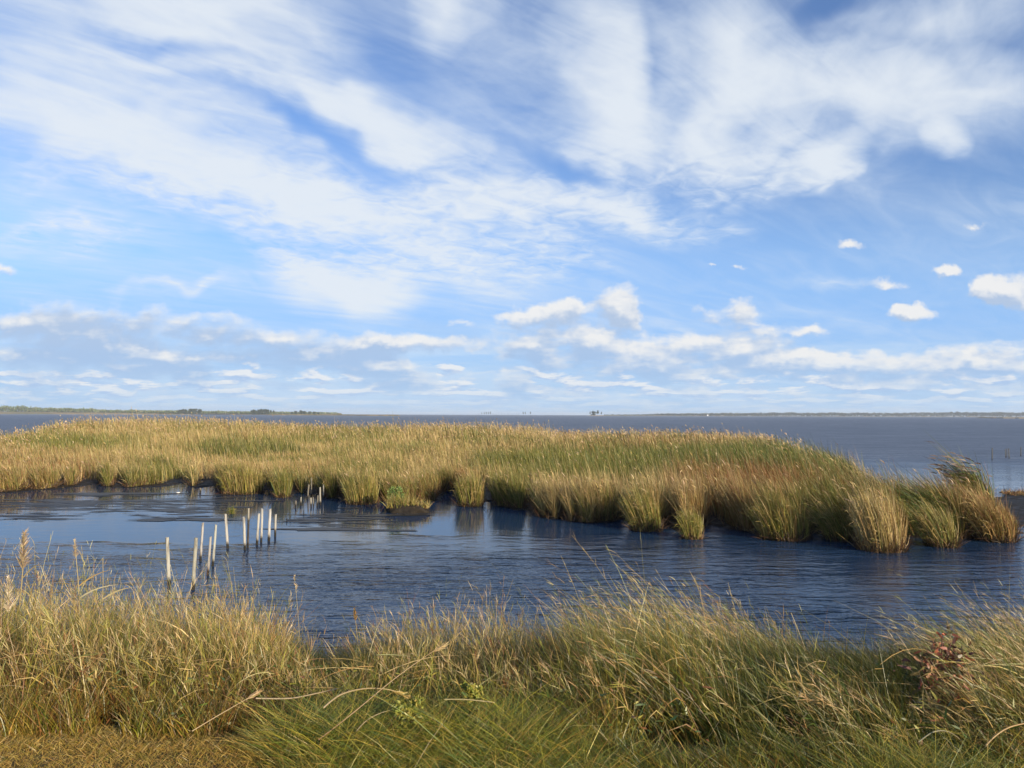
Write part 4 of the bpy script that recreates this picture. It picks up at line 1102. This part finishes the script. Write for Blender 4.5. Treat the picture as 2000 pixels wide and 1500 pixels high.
def goldenrod(label, px_, py_, d_, rad, n):
    C_ = at_y(px_, py_, d_); gz = float(bank_z(np.array([C_.x]), np.array([d_]))[0])
    root = empty("goldenrod", (C_.x, d_, gz)); tag(root, label, "flower", "yellow-green goldenrods in the bank")
    b = Ribbons(); m = 7; top_ = C_.z - gz
    b.add(np.zeros((m, 3)), np.stack([rng.normal(0, .25, m), rng.normal(0, .2, m), np.ones(m)], 1), top_ * ran(.8, 1.1, m), .006, rng.normal(0, .05, (m, 3)), np.tile(OLIVE, (m, 1)), np.tile(GREEN, (m, 1)), K=3)
    b.build("stem", M_BLADE, root)
    b = Ribbons(); k_ = 9; cen = np.stack([rng.normal(0, rad * .55, k_), rng.normal(0, rad * .4, k_), top_ + rng.normal(0, rad * .35, k_)], 1)
    i = rng.integers(0, k_, n); pp = cen[i] + rng.normal(0, rad * .16, (n, 3))
    cc = pick([col(.28, .28, .045), col(.22, .25, .05), col(.34, .30, .06)], np.ones((n, 3)))
    b.add(pp, rng.normal(0, 1, (n, 3)) + [0, 0, .6], ran(.012, .026, n), ran(.006, .012, n), np.zeros((n, 3)), cc, cc, K=2, belly=.5)
    b.build("flower_head", M_BLADE, root)
    b = Ribbons(); leafy_bush(b, 70, rad * .8, top_, [GREEN, OLIVE, DEEP], [1, 1, .6], .038); b.build("leaves", M_BLADE, root)
goldenrod("upper yellow-green goldenrod head right of the long slanting stalk", 921, 1353, 3.85, .048, 460)
goldenrod("lower broad yellow-green goldenrod near the short green grass", 800, 1396, 3.7, .078, 900)

# red-leaved shrub at the right
q = at_y(1832, 1318, 4.2); gz = float(bank_z(np.array([q.x]), np.array([4.2]))[0])
rs = empty("red_shrub", (q.x, 4.2, gz)); tag(rs, "shrub with dark red and pink autumn leaves among the grass at the right", "shrub")
REDS = [col(.10, .030, .020), col(.32, .095, .045), col(.46, .22, .11), col(.05, .022, .015), col(.19, .13, .05)]
b = Ribbons(); hz_ = q.z - gz
for (ox, oz, rr, n_, wts_) in [(.02, .18, .055, 70, [.5, .6, .5, .4]), (.09, .12, .06, 130, [1, .2, .1, 1]), (-.10, .10, .04, 36, [1, .6, .4, .3]), (.03, .04, .08, 80, [.8, .6, .4, .6]), (.14, -.02, .035, 36, [.2, .6, 1, .1]), (.15, .15, .03, 24, [.5, .8, .4, .2]), (-.02, -.06, .06, 60, [1, .7, .3, .6]), (.01, -.15, .07, 46, [.4, 1, .7, .3])]:
    n_ = int(n_ * .7); rr *= 1.0; ox *= .85; oz = oz * .85 - .03
    pp = np.stack([ox + rng.normal(0, rr, n_), rng.normal(0, rr, n_), hz_ + oz + rng.normal(0, rr * .8, n_)], 1)
    cc = pick(REDS, np.tile(np.array(list(wts_) + [.4], float), (n_, 1)))
    b.add(pp, rng.normal(0, 1, (n_, 3)) + [0, -.3, .2], ran(.028, .055, n_), ran(.013, .023, n_), rng.normal(0, .3, (n_, 3)), cc, cc * 1.1, K=3, belly=.45)
b.build("leaves", M_BLADE, rs)
for k_, (ex, ez) in enumerate([(.08, .20), (-.12, .10), (.15, .14), (.03, .22), (.14, -.02)]):
    tube_mesh("branch", [(.02, .03, -.05), (.02 + ex * .3, .01, hz_ * .5), (ex * .8, 0, hz_ + ez * .5), (ex, 0, hz_ + ez)], .0055, .0025, (.07, .03, .025), (.12, .04, .03), None, rs, sub=4)
b = Ribbons(); n_ = 46
cc = pick([col(.50, .40, .22), col(.42, .28, .14)], np.ones((n_, 2)))
b.add(np.stack([-.075 + rng.normal(0, .022, n_), rng.normal(-.04, .02, n_), hz_ - .16 + rng.normal(0, .015, n_)], 1), np.stack([rng.normal(-.5, .7, n_), rng.normal(-.4, .4, n_), ran(0, .8, n_)], 1), ran(.03, .06, n_), ran(.007, .012, n_), rng.normal(0, .2, (n_, 3)), cc, cc, K=3, belly=.4)
b.build("pale_leaves", M_BLADE, rs)

# scraps of litter on the water
m_lit, g = mat("pale_litter"); principled(g, (.62, .61, .58), .7)
def scrap(label, px_, py_, s_):
    p = on_plane(px_, py_); bm = bmesh.new(); bmesh.ops.create_icosphere(bm, subdivisions=2, radius=1)
    for v_ in bm.verts: v_.co = Vector((v_.co.x * s_ * (1 + .4 * v_.co.y), v_.co.y * s_ * .4, (v_.co.z * .35 + .15 * v_.co.x ** 2) * s_))
    o = mesh_obj("floating_scrap", bm, m_lit, smooth=True); o.location = (p.x, p.y, .03); o.rotation_euler = (0, 0, random.uniform(-.5, .5))
    tag(o, label, "litter")
scrap("small white scrap floating by the marsh edge at the left", 348, 963.5, .09)
scrap("small white scrap lying on the dark flat at the right edge", 1985, 967, .16)

S.cycles.max_bounces = 5
S.cycles.diffuse_bounces = 2
S.cycles.glossy_bounces = 2
S.cycles.transmission_bounces = 3
S.cycles.transparent_max_bounces = 4
S.cycles.sample_clamp_indirect = 4.0
S.cycles.use_adaptive_sampling = True
S.cycles.adaptive_threshold = 0.012
S.cycles.use_denoising = True

# the air: pale haze that fades the far shores
m_hz, g = mat("air_haze")
hv = g.node('ShaderNodeVolumePrincipled')
hv.inputs['Color'].default_value = (.80, .89, 1, 1); hv.inputs['Density'].default_value = 9e-5; hv.inputs['Anisotropy'].default_value = 0.0
ho = g.node('ShaderNodeOutputMaterial'); g.t.links.new(hv.outputs[0], ho.inputs['Volume'])
bm = bmesh.new(); bmesh.ops.create_cube(bm, size=1, matrix=Matrix.Translation((0, 0, 18.0)) @ Matrix.Diagonal((24100, 24100, 41, 1)))
tag(mesh_obj("haze", bm, m_hz), "thin pale haze over the bay", "haze", kind="stuff")
S.cycles.volume_bounces = 0
